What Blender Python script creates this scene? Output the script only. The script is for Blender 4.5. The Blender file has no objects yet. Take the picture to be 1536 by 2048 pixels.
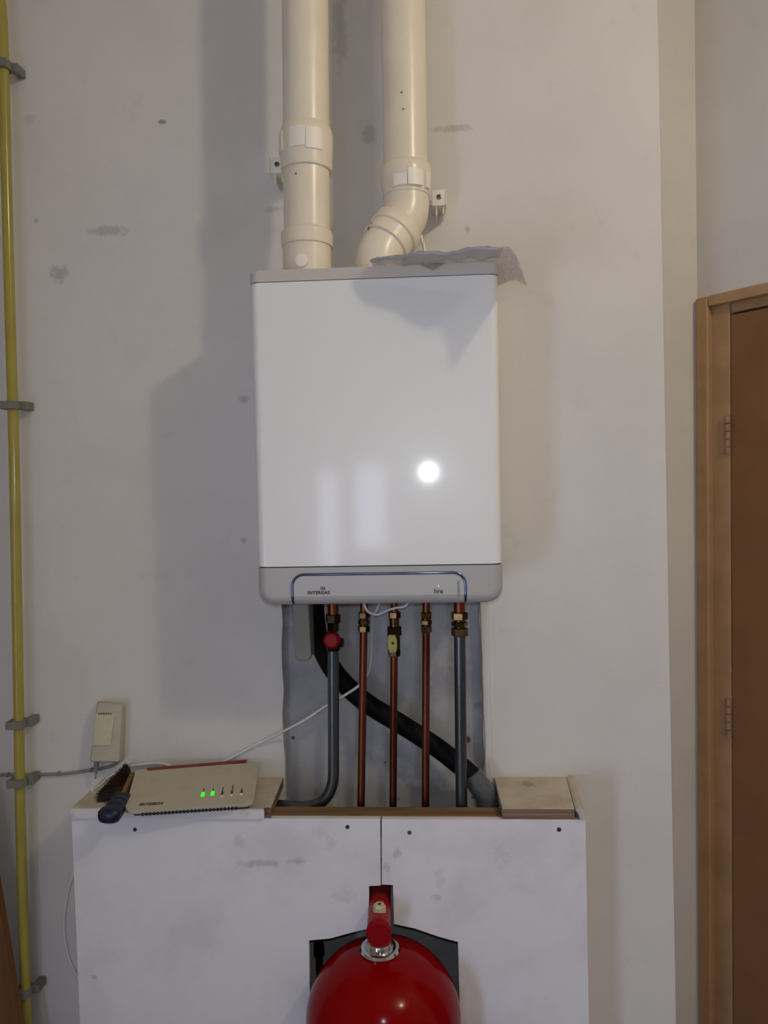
import bpy, bmesh, math, random
from mathutils import Vector, Matrix

SC = bpy.context.scene
COL = SC.collection
R = math.radians
random.seed(7)

# ------------------------------------------------------------------ camera
F = 1540.0                                   # focal length in pixels of the 1536 x 2048 frame
CAM = Vector((0.0, -1.65, 1.65))
Yc = Vector((0.058, 0.040, -1.0)).normalized()      # wall normal seen in camera axes
_z = 0.040 - 0.021 * 0.058
Zc = Vector((-0.021, 1.0, _z)).normalized()
Zc = (Zc - Yc * Zc.dot(Yc)).normalized()
Xc = Yc.cross(Zc).normalized()
ROT = Matrix((Xc, Yc, Zc))                   # camera axes -> world axes
cam_data = bpy.data.cameras.new('camera')
cam_data.sensor_fit = 'VERTICAL'
cam_data.sensor_height = 24.0
cam_data.lens = F / 2048.0 * 24.0
cam_data.clip_start = 0.02
cam = bpy.data.objects.new('camera', cam_data)
COL.objects.link(cam)
cam.matrix_world = Matrix.Translation(CAM) @ ROT.to_4x4()
SC.camera = cam


def ray(px, py):
    return (ROT @ Vector(((px - 768.0) / F, (1024.0 - py) / F, -1.0)))


def on_plane(px, py, p0, n):
    d = ray(px, py)
    return CAM + d * ((Vector(p0) - CAM).dot(n) / d.dot(n))


def at(px, py, Y):
    return on_plane(px, py, (0, Y, 0), Vector((0, 1, 0)))


def at_z(px, py, z):
    return on_plane(px, py, (0, 0, z), Vector((0, 0, 1)))


# ------------------------------------------------------------------ world, lights, exposure
world = bpy.data.worlds.new('night_world')
SC.world = world
world.use_nodes = True
world.node_tree.nodes['Background'].inputs[0].default_value = (0.02, 0.022, 0.03, 1)
world.node_tree.nodes['Background'].inputs[1].default_value = 1.0

LAMP_POS = Vector((1.30, -1.62, 3.06))       # ceiling lamp of the room
LAMP_W, LAMP_COL, LAMP_SIZE = 43.0, (1.0, 0.84, 0.60), 0.07
FLASH_POS = CAM + Vector((0.0, 0.012, 0.034))  # phone's flash beside the lens
FLASH_W, FLASH_COL = 11.0, (0.80, 0.90, 0.97)
WIN_E, WIN_COL = 11.0, (0.70, 0.72, 1.0)   # daylight in the narrow windows behind the camera
SIDE_E, SIDE_COL = 16.0, (0.55, 0.66, 1.0)  # daylight in the side window on the left

ld = bpy.data.lights.new('ceiling_lamp_light', 'POINT')
ld.shadow_soft_size = LAMP_SIZE
ld.energy = LAMP_W
ld.color = LAMP_COL
lo = bpy.data.objects.new('ceiling_lamp_light', ld)
lo.location = LAMP_POS
COL.objects.link(lo)

fd = bpy.data.lights.new('phone_flash', 'POINT')
fd.energy = FLASH_W
fd.color = FLASH_COL
fd.shadow_soft_size = 0.006
fo = bpy.data.objects.new('phone_flash', fd)
fo.location = FLASH_POS
COL.objects.link(fo)

SC.view_settings.view_transform = 'Standard'
SC.view_settings.look = 'None'
SC.view_settings.exposure = -0.08
SC.view_settings.gamma = 1.0
SC.view_settings.use_curve_mapping = False
SC.cycles.max_bounces = 8
SC.cycles.diffuse_bounces = 5
SC.cycles.sample_clamp_indirect = 6.0


# ------------------------------------------------------------------ materials
def srgb(r, g, b):
    def f(c):
        c /= 255.0
        return c / 12.92 if c <= 0.04045 else ((c + 0.055) / 1.055) ** 2.4
    return (f(r), f(g), f(b), 1.0)


class Mat:
    def __init__(self, name, col, rough=0.5, metal=0.0, **kw):
        self.m = bpy.data.materials.new(name)
        self.m.use_nodes = True
        self.t = self.m.node_tree
        self.b = self.t.nodes['Principled BSDF']
        self.col = self.rgb(col)
        self.b.inputs['Roughness'].default_value = rough
        self.b.inputs['Metallic'].default_value = metal
        for k, v in kw.items():
            self.b.inputs[k.replace('_', ' ')].default_value = v
        self.pos = self.n('ShaderNodeNewGeometry').outputs['Position']
        self.height = None

    def n(self, kind, **kw):
        nd = self.t.nodes.new(kind)
        for k, v in kw.items():
            setattr(nd, k, v)
        return nd

    def l(self, a, b):
        self.t.links.new(a, b)

    def rgb(self, c):
        nd = self.n('ShaderNodeRGB')
        nd.outputs[0].default_value = c
        return nd.outputs[0]

    def noise(self, scale, detail=3.0, rough=0.55, stretch=None):
        nz = self.n('ShaderNodeTexNoise')
        nz.inputs['Scale'].default_value = scale
        nz.inputs['Detail'].default_value = detail
        nz.inputs['Roughness'].default_value = rough
        src = self.pos
        if stretch:
            mp = self.n('ShaderNodeMapping')
            mp.inputs['Scale'].default_value = stretch
            self.l(self.pos, mp.inputs['Vector'])
            src = mp.outputs[0]
        self.l(src, nz.inputs['Vector'])
        return nz.outputs['Fac']

    def rng(self, v, a, b, c, d, smooth=True):
        m = self.n('ShaderNodeMapRange')
        m.interpolation_type = 'SMOOTHSTEP' if smooth else 'LINEAR'
        self.l(v, m.inputs['Value'])
        for nm, x in zip(('From Min', 'From Max', 'To Min', 'To Max'), (a, b, c, d)):
            m.inputs[nm].default_value = x
        return m.outputs['Result']

    def math(self, op, a, b=None):
        m = self.n('ShaderNodeMath', operation=op)
        for i, x in enumerate((a, b)):
            if x is None:
                continue
            if isinstance(x, (int, float)):
                m.inputs[i].default_value = x
            else:
                self.l(x, m.inputs[i])
        return m.outputs[0]

    def mix(self, fac, other):
        mx = self.n('ShaderNodeMix', data_type='RGBA')
        self.l(fac, mx.inputs[0])
        self.l(self.col, mx.inputs[6])
        if isinstance(other, tuple):
            mx.inputs[7].default_value = other
        else:
            self.l(other, mx.inputs[7])
        self.col = mx.outputs[2]
        return self

    def mottle(self, other, scale, lo=0.4, hi=0.7, amount=1.0, detail=4.0, stretch=None):
        return self.mix(self.rng(self.noise(scale, detail, 0.6, stretch), lo, hi, 0, amount), other)

    def stain(self, c, rad, other, strength=0.5, warp=60.0, rough=0.9):
        """a smudge or painted shade of its own shape at a place on the surface"""
        sub = self.n('ShaderNodeVectorMath', operation='SUBTRACT')
        self.l(self.pos, sub.inputs[0])
        sub.inputs[1].default_value = c
        dv = self.n('ShaderNodeVectorMath', operation='DIVIDE')
        self.l(sub.outputs[0], dv.inputs[0])
        dv.inputs[1].default_value = rad
        ln = self.n('ShaderNodeVectorMath', operation='LENGTH')
        self.l(dv.outputs[0], ln.inputs[0])
        nz = self.noise(warp, 4.0, 0.65)
        s = self.math('ADD', ln.outputs['Value'], self.math('MULTIPLY', self.math('SUBTRACT', nz, 0.5), rough * 2.6))
        return self.mix(self.rng(s, 1.0, 0.35, 0.0, strength), other)

    def bump(self, h, dist=0.001, strength=0.5):
        b = self.n('ShaderNodeBump')
        b.inputs['Distance'].default_value = dist
        b.inputs['Strength'].default_value = strength
        self.l(h, b.inputs['Height'])
        if self.height is not None:
            self.l(self.height, b.inputs['Normal'])
        self.height = b.outputs[0]
        return self

    def done(self):
        self.l(self.col, self.b.inputs['Base Color'])
        if self.height is not None:
            self.l(self.height, self.b.inputs['Normal'])
        return self.m


def simple(name, col, rough=0.5, metal=0.0, **kw):
    return Mat(name, col, rough, metal, **kw).done()


def emit(name, col, strength):
    m = Mat(name, (0.02, 0.02, 0.02, 1), 0.4)
    m.b.inputs['Emission Color'].default_value = col
    m.b.inputs['Emission Strength'].default_value = strength
    return m.done()


GREY_DIRT_SHADE = srgb(96, 92, 88)


def wall_paint(name, stains_shade=()):
    m = Mat(name, srgb(214, 211, 207), 0.75)
    m.mottle(srgb(204, 201, 197), 3.0, 0.35, 0.75, 0.8)
    m.mottle(srgb(196, 194, 191), 14.0, 0.58, 0.75, 0.35)
    for px, py, rx, rz, st in stains_shade:
        p = at(px, py, 0.0)
        m.stain(p, (rx, 1.0, rz), GREY_DIRT_SHADE, st)
    m.bump(m.noise(170.0, 2.0), 0.0010, 0.30)
    m.bump(m.noise(9.0, 2.0), 0.006, 0.25)
    return m.done()


M = {}
M['wall'] = wall_paint('white_wall_paint', [
    (325, 243, 0.010, 0.006, 0.65), (215, 462, 0.060, 0.014, 0.30), (118, 547, 0.026, 0.024, 0.34),
    (72, 442, 0.008, 0.007, 0.35), (905, 257, 0.055, 0.010, 0.28), (738, 270, 0.018, 0.030, 0.25),
    (545, 418, 0.030, 0.008, 0.22), (934, 457, 0.007, 0.010, 0.40), (488, 800, 0.012, 0.010, 0.35),
    (488, 1080, 0.008, 0.008, 0.35), (950, 1215, 0.01, 0.02, 0.3), (680, 60, 0.02, 0.10, 0.2), (60, 240, 0.02, 0.012, 0.15)])  # the tall streak between the flues is flue shade painted into the wall
M['wall_side'] = wall_paint('white_side_wall_paint')

m = Mat('bare_plaster', srgb(168, 167, 168), 0.85)
m.mottle(srgb(140, 139, 141), 7.0, 0.40, 0.70, 0.8)
m.mottle(srgb(190, 187, 183), 11.0, 0.55, 0.72, 0.8)
m.mottle(srgb(96, 96, 100), 38.0, 0.66, 0.78, 0.5)
for px, py, r_, st in ((586, 1476, 0.006, .9), (936, 1479, 0.009, .95), (955, 1410, 0.012, .3), (632, 1313, 0.0035, .9),
                       (797, 1598, 0.004, .7), (770, 1525, 0.004, .6), (945, 1595, 0.005, .8)):
    m.stain(at(px, py, 0.028), (r_, 1.0, r_), srgb(58, 50, 48), st, 120.0, 0.35)
m.bump(m.noise(60.0, 4.0), 0.003, 0.4)
M['plaster'] = m.done()
M['filler'] = Mat('rough_filler', srgb(196, 192, 188), 0.85).mottle(srgb(150, 147, 144), 30.0, 0.5, 0.7, 0.7).done()

m = Mat('board_paint', srgb(222, 221, 224), 0.55)
m.mottle(srgb(206, 204, 206), 6.0, 0.42, 0.72, 0.8)
YB = -0.162
for px, py, rx, rz, st in ((520, 1727, 0.055, 0.010, .42), (597, 1722, 0.024, 0.007, .36), (660, 1690, 0.016, 0.020, .18),
                           (795, 1705, 0.012, 0.016, .35), (775, 1735, 0.010, 0.012, .3), (690, 1790, 0.03, 0.02, .18),
                           (875, 1795, 0.012, 0.008, .3), (188, 1955, 0.007, 0.006, .5), (480, 1682, 0.012, 0.018, .2),
                           (880, 1760, 0.012, 0.025, .15), (640, 1665, 0.02, 0.015, .15), (1000, 1710, .02, .03, .15)):
    m.stain(at(px, py, YB), (rx, 1.0, rz), GREY_DIRT_SHADE, st * .75, 70.0)
m.bump(m.noise(220.0, 2.0), 0.0006, 0.25)
M['board'] = m.done()
m = Mat('dusty_shelf_paint', srgb(194, 184, 168), 0.7)
m.mottle(srgb(170, 159, 141), 18.0, 0.40, 0.70, 0.9)
m.mottle(srgb(206, 200, 188), 40.0, 0.60, 0.75, 0.5)
m.stain(at_z(1052, 1560, 1.017), (0.022, 0.02, 1.0), srgb(120, 118, 96), 0.6, 90.0)
m.bump(m.noise(120.0, 3.0), 0.001, 0.3)
M['shelf'] = m.done()
M['shelf_edge'] = Mat('white_shelf_edge', srgb(214, 212, 212), 0.6).mottle(srgb(170, 166, 164), 25.0, 0.5, 0.7, 0.6).done()
M['ply_edge'] = Mat('layered_ply_edge', srgb(128, 100, 78), 0.75).mottle(srgb(84, 62, 46), 30.0, 0.4, 0.7, 0.8, stretch=(0.1, 1, 6)).done()
m = Mat('raw_pine', srgb(128, 100, 68), 0.75)
m.mottle(srgb(98, 74, 48), 60.0, 0.40, 0.70, 0.9, stretch=(0.07, 1, 1))
m.mottle(srgb(86, 58, 34), 9.0, 0.60, 0.72, 0.6)
m.bump(m.noise(90.0, 3.0, stretch=(0.1, 1, 1)), 0.001, 0.4)
M['pine'] = m.done()
M['brown_board'] = Mat('brown_wood', srgb(116, 76, 38), 0.6).mottle(srgb(88, 56, 28), 25.0, 0.4, 0.7, 0.8, stretch=(1, 1, 0.1)).done()

m = Mat('boiler_white_enamel', srgb(230, 230, 229), 0.34, Specular_IOR_Level=0.3)
m.b.inputs['Coat Weight'].default_value = 0.42
m.b.inputs['Coat Roughness'].default_value = 0.08
m.bump(m.noise(420.0, 2.0), 0.0003, 0.14)
M['enamel'] = m.done()
M['boiler_grey'] = simple('boiler_grey_plastic', srgb(172, 169, 167), 0.45)
M['boiler_band'] = simple('boiler_band_plastic', srgb(194, 187, 182), 0.45)
M['boiler_panel'] = simple('boiler_panel_plastic', srgb(178, 177, 176), 0.4)
M['chrome_blue'] = simple('chromed_trim', srgb(112, 120, 150), 0.12, 1.0)
M['print'] = simple('dark_print', srgb(52, 50, 50), 0.6)
M['print_grey'] = simple('grey_print', srgb(134, 133, 134), 0.6)
M['print_olive'] = simple('olive_print', srgb(74, 70, 52), 0.6)
M['gap'] = simple('dark_gap', srgb(50, 48, 46), 0.9)
M['trap'] = simple('beige_plastic', srgb(122, 118, 106), 0.5)
m = Mat('cream_flue_plastic', srgb(232, 222, 203), 0.28)
m.mottle(srgb(222, 211, 190), 8.0, 0.4, 0.7, 0.6)
for px, py, Y in ((807, 233, -.125), (804, 200, -.125), (594, 353, -.2)):
    m.stain(at(px, py, Y), (0.003, 0.2, 0.003), srgb(70, 56, 44), 0.9, 100.0, 0.3)
M['flue'] = m.done()
M['flue_clip'] = simple('pale_clip_plastic', srgb(238, 232, 220), 0.4)
M['screw'] = simple('screw_metal', srgb(120, 120, 124), 0.35, 1.0)
M['screw_dark'] = simple('dark_screw_metal', srgb(70, 68, 68), 0.5, 0.7)
m = Mat('clear_plastic_sheet', srgb(186, 183, 190), 0.2)
m.bump(m.noise(26.0, 3.0, stretch=(1, 3, 1)), 0.006, 0.6)
m.b.inputs['Alpha'].default_value = 0.52
M['film'] = m.done()
m = Mat('copper', srgb(126, 70, 50), 0.38, 1.0)
m.mottle(srgb(84, 42, 31), 22.0, 0.42, 0.70, 0.9, stretch=(1, 1, 0.15))
M['copper'] = m.done()
m = Mat('brass', srgb(98, 76, 44), 0.24, 1.0)
m.mottle(srgb(60, 46, 26), 60.0, 0.4, 0.7, 0.7)
M['brass'] = m.done()
M['dark_brass'] = simple('darkened_brass', srgb(58, 47, 33), 0.3, 1.0)
m = Mat('grey_steel_pipe', srgb(98, 103, 105), 0.32, 0.9)
m.mottle(srgb(70, 75, 78), 14.0, 0.4, 0.7, 0.7, stretch=(1, 1, 0.2))
M['steel'] = m.done()
M['red_plastic'] = simple('red_plastic', srgb(146, 6, 16), 0.35, Specular_IOR_Level=0.15)
M['lever'] = simple('yellow_lever_plastic', srgb(178, 172, 78), 0.5)
M['black_rubber'] = simple('black_rubber', srgb(9, 9, 9), 0.6, Specular_IOR_Level=0.12)
M['elbow'] = simple('grey_pvc', srgb(84, 89, 90), 0.26)
M['cable_white'] = simple('white_cable', srgb(214, 212, 208), 0.45)
M['cable_grey'] = simple('grey_cable', srgb(132, 130, 128), 0.5)
m = Mat('router_plastic', srgb(182, 175, 156), 0.42)
m.mottle(srgb(170, 162, 142), 30.0, 0.45, 0.7, 0.5)
M['router'] = m.done()
M['router_red'] = simple('router_red_plastic', srgb(122, 34, 34), 0.4)
M['black'] = simple('black_plastic', srgb(22, 20, 19), 0.6)
M['led_off'] = simple('dark_indicator', srgb(74, 64, 56), 0.3)
M['led_on'] = emit('green_indicator', (0.03, 1.0, 0.0, 1), 1.1)
M['led_white'] = emit('white_indicator', (1, 0.97, 0.9, 1), 0.8)
M['dark_cap'] = simple('dark_text', srgb(52, 42, 34), 0.6)
M['jbox'] = Mat('old_cream_plastic', srgb(186, 180, 160), 0.5).mottle(srgb(170, 163, 142), 20.0, 0.4, 0.7, 0.6).done()
M['sticker'] = Mat('yellowed_paper_label', srgb(202, 197, 168), 0.8).mottle(srgb(188, 182, 152), 40.0, 0.4, 0.7, 0.5).done()
M['blue_plastic'] = simple('blue_handle_plastic', srgb(5, 20, 50), 0.4)
M['bristle'] = Mat('dark_bristle', srgb(34, 22, 15), 0.7).mottle(srgb(78, 44, 22), 24.0, 0.45, 0.7, 0.9).done()
M['bristle_wood'] = simple('brush_wood', srgb(120, 84, 52), 0.6)
m = Mat('yellow_gas_paint', srgb(164, 152, 72), 0.17)
m.mottle(srgb(150, 138, 62), 9.0, 0.4, 0.7, 0.6)
M['gas'] = m.done()
M['clip'] = simple('grey_clip_plastic', srgb(122, 118, 110), 0.6)
m = Mat('red_enamel', srgb(126, 0, 3), 0.14, Specular_IOR_Level=0.12)
m.b.inputs['Coat Weight'].default_value = 0.0
m.b.inputs['Coat Roughness'].default_value = 0.08
M['red'] = m.done()
M['red_pipe'] = simple('red_pipe_paint', srgb(150, 14, 22), 0.4, Specular_IOR_Level=0.3)
M['red_cap'] = simple('matt_red_cap', srgb(130, 0, 6), 0.7, Specular_IOR_Level=0.15)
M['chrome'] = simple('chrome', srgb(200, 204, 200), 0.12, 1.0)
M['nut_white'] = simple('cream_nut', srgb(190, 180, 152), 0.4)
m = Mat('door_paint', srgb(132, 92, 56), 0.5)
m.mottle(srgb(120, 82, 50), 6.0, 0.4, 0.7, 0.6)
M['door'] = m.done()
m = Mat('door_frame_paint', srgb(176, 142, 105), 0.42)
m.mottle(srgb(154, 121, 87), 10.0, 0.4, 0.7, 0.6)
M['door_frame'] = m.done()
M['hinge'] = Mat('painted_hinge', srgb(150, 120, 90), 0.4).mottle(srgb(80, 58, 40), 60.0, 0.5, 0.7, 0.6).done()
M['floor'] = Mat('floor_screed', srgb(120, 112, 102), 0.7).mottle(srgb(96, 90, 82), 4.0, 0.4, 0.7, 0.8).done()
M['ceiling'] = simple('ceiling_paint', srgb(214, 208, 198), 0.8)
M['room_wall'] = simple('far_wall_paint', srgb(190, 184, 174), 0.8)
M['win_frame'] = simple('window_frame_paint', srgb(196, 190, 180), 0.5)
M['win_pane'] = emit('daylit_pane', (*WIN_COL, 1), WIN_E)
M['side_pane'] = emit('daylit_side_pane', (*SIDE_COL, 1), SIDE_E)
M['lamp_glass'] = emit('lamp_glass', (*LAMP_COL, 1), 2.0)


# ------------------------------------------------------------------ mesh helpers
def link(name, bm, mat, parent=None, sharp=35.0, smooth=True, wn=False):
    me = bpy.data.meshes.new(name)
    bmesh.ops.recalc_face_normals(bm, faces=bm.faces[:])
    if parent is not None:
        bmesh.ops.translate(bm, verts=bm.verts[:], vec=-world_of(parent))
    bm.to_mesh(me)
    bm.free()
    mats = mat if isinstance(mat, (list, tuple)) else [mat]
    for x in mats:
        me.materials.append(x)
    if smooth:
        for p in me.polygons:
            p.use_smooth = True
        me.set_sharp_from_angle(angle=R(sharp))
    o = bpy.data.objects.new(name, me)
    COL.objects.link(o)
    if parent is not None:
        o.parent = parent
    if wn:                                     # keep large flat faces flat beside their rounded edges
        md = o.modifiers.new('weighted_normal', 'WEIGHTED_NORMAL')
        md.keep_sharp = True
        md.weight = 100
    return o


def world_of(o):
    v = Vector((0, 0, 0))
    while o is not None:
        v += o.location
        o = o.parent
    return v


def rebase(o, p):
    """put a mesh object's origin at p without moving its surface"""
    p = Vector(p)
    o.data.transform(Matrix.Translation(-p))
    o.location = p
    return o


def tag(o, label, cat, group=None, kind=None):
    if label:
        o['label'] = label
    if cat:
        o['category'] = cat
    if group:
        o['group'] = group
    if kind:
        o['kind'] = kind
    return o


def thing(name, loc, label, cat, group=None):
    o = bpy.data.objects.new(name, None)
    o.empty_display_size = 0.05
    o.location = loc
    COL.objects.link(o)
    return tag(o, label, cat, group)


def struct(name, bm, mat, parent=None, **kw):
    o = link(name, bm, mat, parent, **kw)
    if parent is None:
        o['kind'] = 'structure'
    return o


def add_box(bm, x0, x1, y0, y1, z0, z1, bev=0.0, seg=2, mtx=None, mi=0):
    vs = [bm.verts.new((x, y, z)) for x in (x0, x1) for y in (y0, y1) for z in (z0, z1)]
    q = [(0, 1, 3, 2), (4, 6, 7, 5), (0, 4, 5, 1), (2, 3, 7, 6), (0, 2, 6, 4), (1, 5, 7, 3)]
    fs = [bm.faces.new([vs[i] for i in f]) for f in q]
    for f in fs:
        f.material_index = mi
    geo = vs
    if bev > 0:
        es = list({e for f in fs for e in f.edges})
        r = bmesh.ops.bevel(bm, geom=es, offset=bev, segments=seg, profile=0.5, affect='EDGES')
        geo = list({v for f in r['faces'] for v in f.verts} | {v for v in vs if v.is_valid})
    if mtx is not None:
        bmesh.ops.transform(bm, matrix=mtx, verts=geo)
    return geo


def fillet(pts, rad, steps=8):
    pts = [Vector(p) for p in pts]
    rads = rad if isinstance(rad, (list, tuple)) else [rad] * len(pts)
    out = [pts[0]]
    for i in range(1, len(pts) - 1):
        a, b, c = pts[i - 1], pts[i], pts[i + 1]
        d1, d2 = (a - b), (c - b)
        l1, l2 = d1.length, d2.length
        d1.normalize(); d2.normalize()
        ang = d1.angle(d2)
        if ang > math.pi - 0.02 or rads[i] <= 0:
            out.append(b)
            continue
        t = min(rads[i] / math.tan(ang / 2), 0.49 * l1, 0.49 * l2)
        p, q = b + d1 * t, b + d2 * t
        for k in range(steps + 1):
            s = k / steps
            out.append(p * (1 - s) ** 2 + b * 2 * s * (1 - s) + q * s * s)
    out.append(pts[-1])
    return out


def smooth_path(pts, n=10):
    """Catmull-Rom through the points"""
    P = [Vector(p) for p in pts]
    P = [P[0] * 2 - P[1]] + P + [P[-1] * 2 - P[-2]]
    out = []
    for i in range(1, len(P) - 2):
        p0, p1, p2, p3 = P[i - 1:i + 3]
        for k in range(n):
            t = k / n
            out.append(0.5 * ((2 * p1) + (p2 - p0) * t + (2 * p0 - 5 * p1 + 4 * p2 - p3) * t * t + (3 * p1 - p0 - 3 * p2 + p3) * t ** 3))
    out.append(P[-2])
    return out


def add_tube(bm, pts, rad, seg=20, caps=True, flat=1.0):
    pts = [Vector(p) for p in pts]
    n = len(pts)
    rads = rad if isinstance(rad, (list, tuple)) else [rad] * n
    tang = []
    for i in range(n):
        a = pts[max(i - 1, 0)]
        b = pts[min(i + 1, n - 1)]
        tang.append((b - a).normalized())
    ref = Vector((0, 1, 0)) if abs(tang[0].y) < 0.9 else Vector((1, 0, 0))
    u = (ref - tang[0] * ref.dot(tang[0])).normalized()
    rings = []
    for i in range(n):
        u = (u - tang[i] * u.dot(tang[i])).normalized()
        v = tang[i].cross(u)
        rings.append([bm.verts.new(pts[i] + (u * math.cos(2 * math.pi * k / seg) * flat + v * math.sin(2 * math.pi * k / seg)) * rads[i]) for k in range(seg)])
    for i in range(n - 1):
        for k in range(seg):
            bm.faces.new((rings[i][k], rings[i][(k + 1) % seg], rings[i + 1][(k + 1) % seg], rings[i + 1][k]))
    if caps:
        bm.faces.new(rings[0][::-1])
        bm.faces.new(rings[-1])
    return [v for r in rings for v in r]


def add_lathe(bm, prof, origin, axis=(0, 0, 1), seg=32, rot=0.0, ref=None):
    """prof: list of (radius, height along axis); 0 radius closes the end"""
    origin, axis = Vector(origin), Vector(axis).normalized()
    ref = Vector(ref) if ref is not None else (Vector((0, 1, 0)) if abs(axis.y) < 0.9 else Vector((1, 0, 0)))
    u = (ref - axis * ref.dot(axis)).normalized()
    v = axis.cross(u)
    rings = []
    for r, h in prof:
        c = origin + axis * h
        if r < 1e-6:
            rings.append([bm.verts.new(c)])
        else:
            rings.append([bm.verts.new(c + (u * math.cos(rot + 2 * math.pi * k / seg) + v * math.sin(rot + 2 * math.pi * k / seg)) * r) for k in range(seg)])
    for a, b in zip(rings, rings[1:]):
        if len(a) == 1 and len(b) == 1:
            continue
        for k in range(seg):
            k2 = (k + 1) % seg
            if len(a) == 1:
                bm.faces.new((a[0], b[k2], b[k]))
            elif len(b) == 1:
                bm.faces.new((a[k], a[k2], b[0]))
            else:
                bm.faces.new((a[k], a[k2], b[k2], b[k]))
    if len(rings[0]) > 1:
        bm.faces.new(rings[0][::-1])
    if len(rings[-1]) > 1:
        bm.faces.new(rings[-1])


def add_prism(bm, poly, vec, bev=0.0, seg=3, bevel_back=False, mi=0):
    """poly: 3-D outline of the front face; vec: thickness to the back"""
    vec = Vector(vec)
    n = len(poly)
    f = [bm.verts.new(Vector(p)) for p in poly]
    b = [bm.verts.new(Vector(p) + vec) for p in poly]
    ff = bm.faces.new(f)
    bf = bm.faces.new(b[::-1])
    sides = [bm.faces.new((f[(i + 1) % n], f[i], b[i], b[(i + 1) % n])) for i in range(n)]
    for x in [ff, bf] + sides:
        x.material_index = mi
    geo = f + b
    if bev > 0:
        es = list(ff.edges) + (list(bf.edges) if bevel_back else [])
        r = bmesh.ops.bevel(bm, geom=es, offset=bev, segments=seg, profile=0.5, affect='EDGES')
        geo = list({v for x in r['faces'] for v in x.verts} | {v for v in geo if v.is_valid})
    return geo


def round_poly(pts, rads, steps=6):
    """2-D or 3-D closed polygon with rounded corners"""
    pts = [Vector(p) for p in pts]
    n = len(pts)
    out = []
    for i in range(n):
        a, b, c = pts[i - 1], pts[i], pts[(i + 1) % n]
        r = rads[i] if isinstance(rads, (list, tuple)) else rads
        if r <= 0:
            out.append(b)
            continue
        d1, d2 = (a - b).normalized(), (c - b).normalized()
        half = d1.angle(d2) / 2
        t = r / math.tan(half)
        cen = b + (d1 + d2).normalized() * (r / math.sin(half))
        s, e = b + d1 * t - cen, b + d2 * t - cen
        tot = s.angle(e)
        for k in range(steps + 1):
            w = k / steps
            out.append(cen + (s * math.sin((1 - w) * tot) + e * math.sin(w * tot)) / math.sin(tot))
    return out


def add_text(bm, txt, size, mtx, extrude=0.0004, bold=0.0, shear=0.0, spacing=1.0, sx=1.0):
    cu = bpy.data.curves.new('lettering', 'FONT')
    cu.body = txt
    cu.size = size
    cu.extrude = extrude
    cu.offset = bold
    cu.shear = shear
    cu.space_character = spacing
    cu.align_x = 'CENTER'
    cu.align_y = 'CENTER'
    cu.resolution_u = 3
    tmp = bpy.data.objects.new('lettering', cu)
    COL.objects.link(tmp)
    bpy.context.view_layer.update()
    me = tmp.evaluated_get(bpy.context.evaluated_depsgraph_get()).to_mesh()
    b2 = bmesh.new()
    b2.from_mesh(me)
    bmesh.ops.transform(b2, matrix=mtx @ Matrix.Diagonal((sx, 1, 1, 1)), verts=b2.verts[:])
    tm = bpy.data.meshes.new('tmp')
    b2.to_mesh(tm)
    bm.from_mesh(tm)
    b2.free()
    bpy.data.meshes.remove(tm)
    tmp.to_mesh_clear()
    bpy.data.objects.remove(tmp)
    bpy.data.curves.remove(cu)


def basis(o, x, y, z):
    m = Matrix((Vector(x), Vector(y), Vector(z))).transposed().to_4x4()
    m.translation = Vector(o)
    return m


def facing_wall(p):                            # text frame on a surface parallel to the wall
    return basis(p, (1, 0, 0), (0, 0, 1), (0, -1, 0))


# ------------------------------------------------------------------ the room
ZC, ZF = 3.3, 0.0
XL, YR, XR = -1.4, -5.2, 2.6


def edge_line(a, b):
    """point on the straight line through a and b at height z"""
    a, b = Vector(a), Vector(b)
    return lambda z: a + (b - a) * ((z - a.z) / (b.z - a.z))


corner = edge_line(at(1315, 0, 0.0), at(1352, 2048, 0.0))             # outer corner of the back wall
YK = 0.42                                                             # depth of the niche beside the door
knee = edge_line(at(1389, 0, YK), at(1408, 2048, YK))                 # niche wall meets the door wall
rl = edge_line(at(563, 1230, 0.0), at(569, 1530, 0.0))                # edges of the unpainted chase
rr = edge_line(at(959, 1230, 0.0), at(968, 1530, 0.0))
RZ0, RZ1, RD = 0.0, 1.90, 0.028

bm = bmesh.new()


def quad(bm, *p, mi=0):
    f = bm.faces.new([bm.verts.new(Vector(q)) for q in p])
    f.material_index = mi
    return f


bk = Vector((0, RD, 0))
zs_ = [0.0] + [0.9 + 0.05 * i for i in range(21)]                    # ragged chase edge
random.seed(3)
L = [rl(z) + Vector((random.uniform(-.0025, .0025), 0, 0)) for z in zs_]
Rr = [rr(z) + Vector((random.uniform(-.003, .003), 0, 0)) for z in zs_]
for i in range(len(zs_) - 1):
    z0, z1 = zs_[i], zs_[i + 1]
    quad(bm, (XL, 0, z0), L[i], L[i + 1], (XL, 0, z1))
    quad(bm, Rr[i], corner(z0), corner(z1), Rr[i + 1])
    quad(bm, L[i], L[i] + bk, L[i + 1] + bk, L[i + 1])
    quad(bm, Rr[i] + bk, Rr[i], Rr[i + 1], Rr[i + 1] + bk)
    quad(bm, L[i] + bk, Rr[i] + bk, Rr[i + 1] + bk, L[i + 1] + bk, mi=1)
zt = zs_[-1]
quad(bm, L[-1], L[-1] + bk, Rr[-1] + bk, Rr[-1])
quad(bm, (XL, 0, zt), corner(zt), corner(ZC), (XL, 0, ZC))
struct('wall_back', bm, [M['wall'], M['plaster']], smooth=False)

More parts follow.
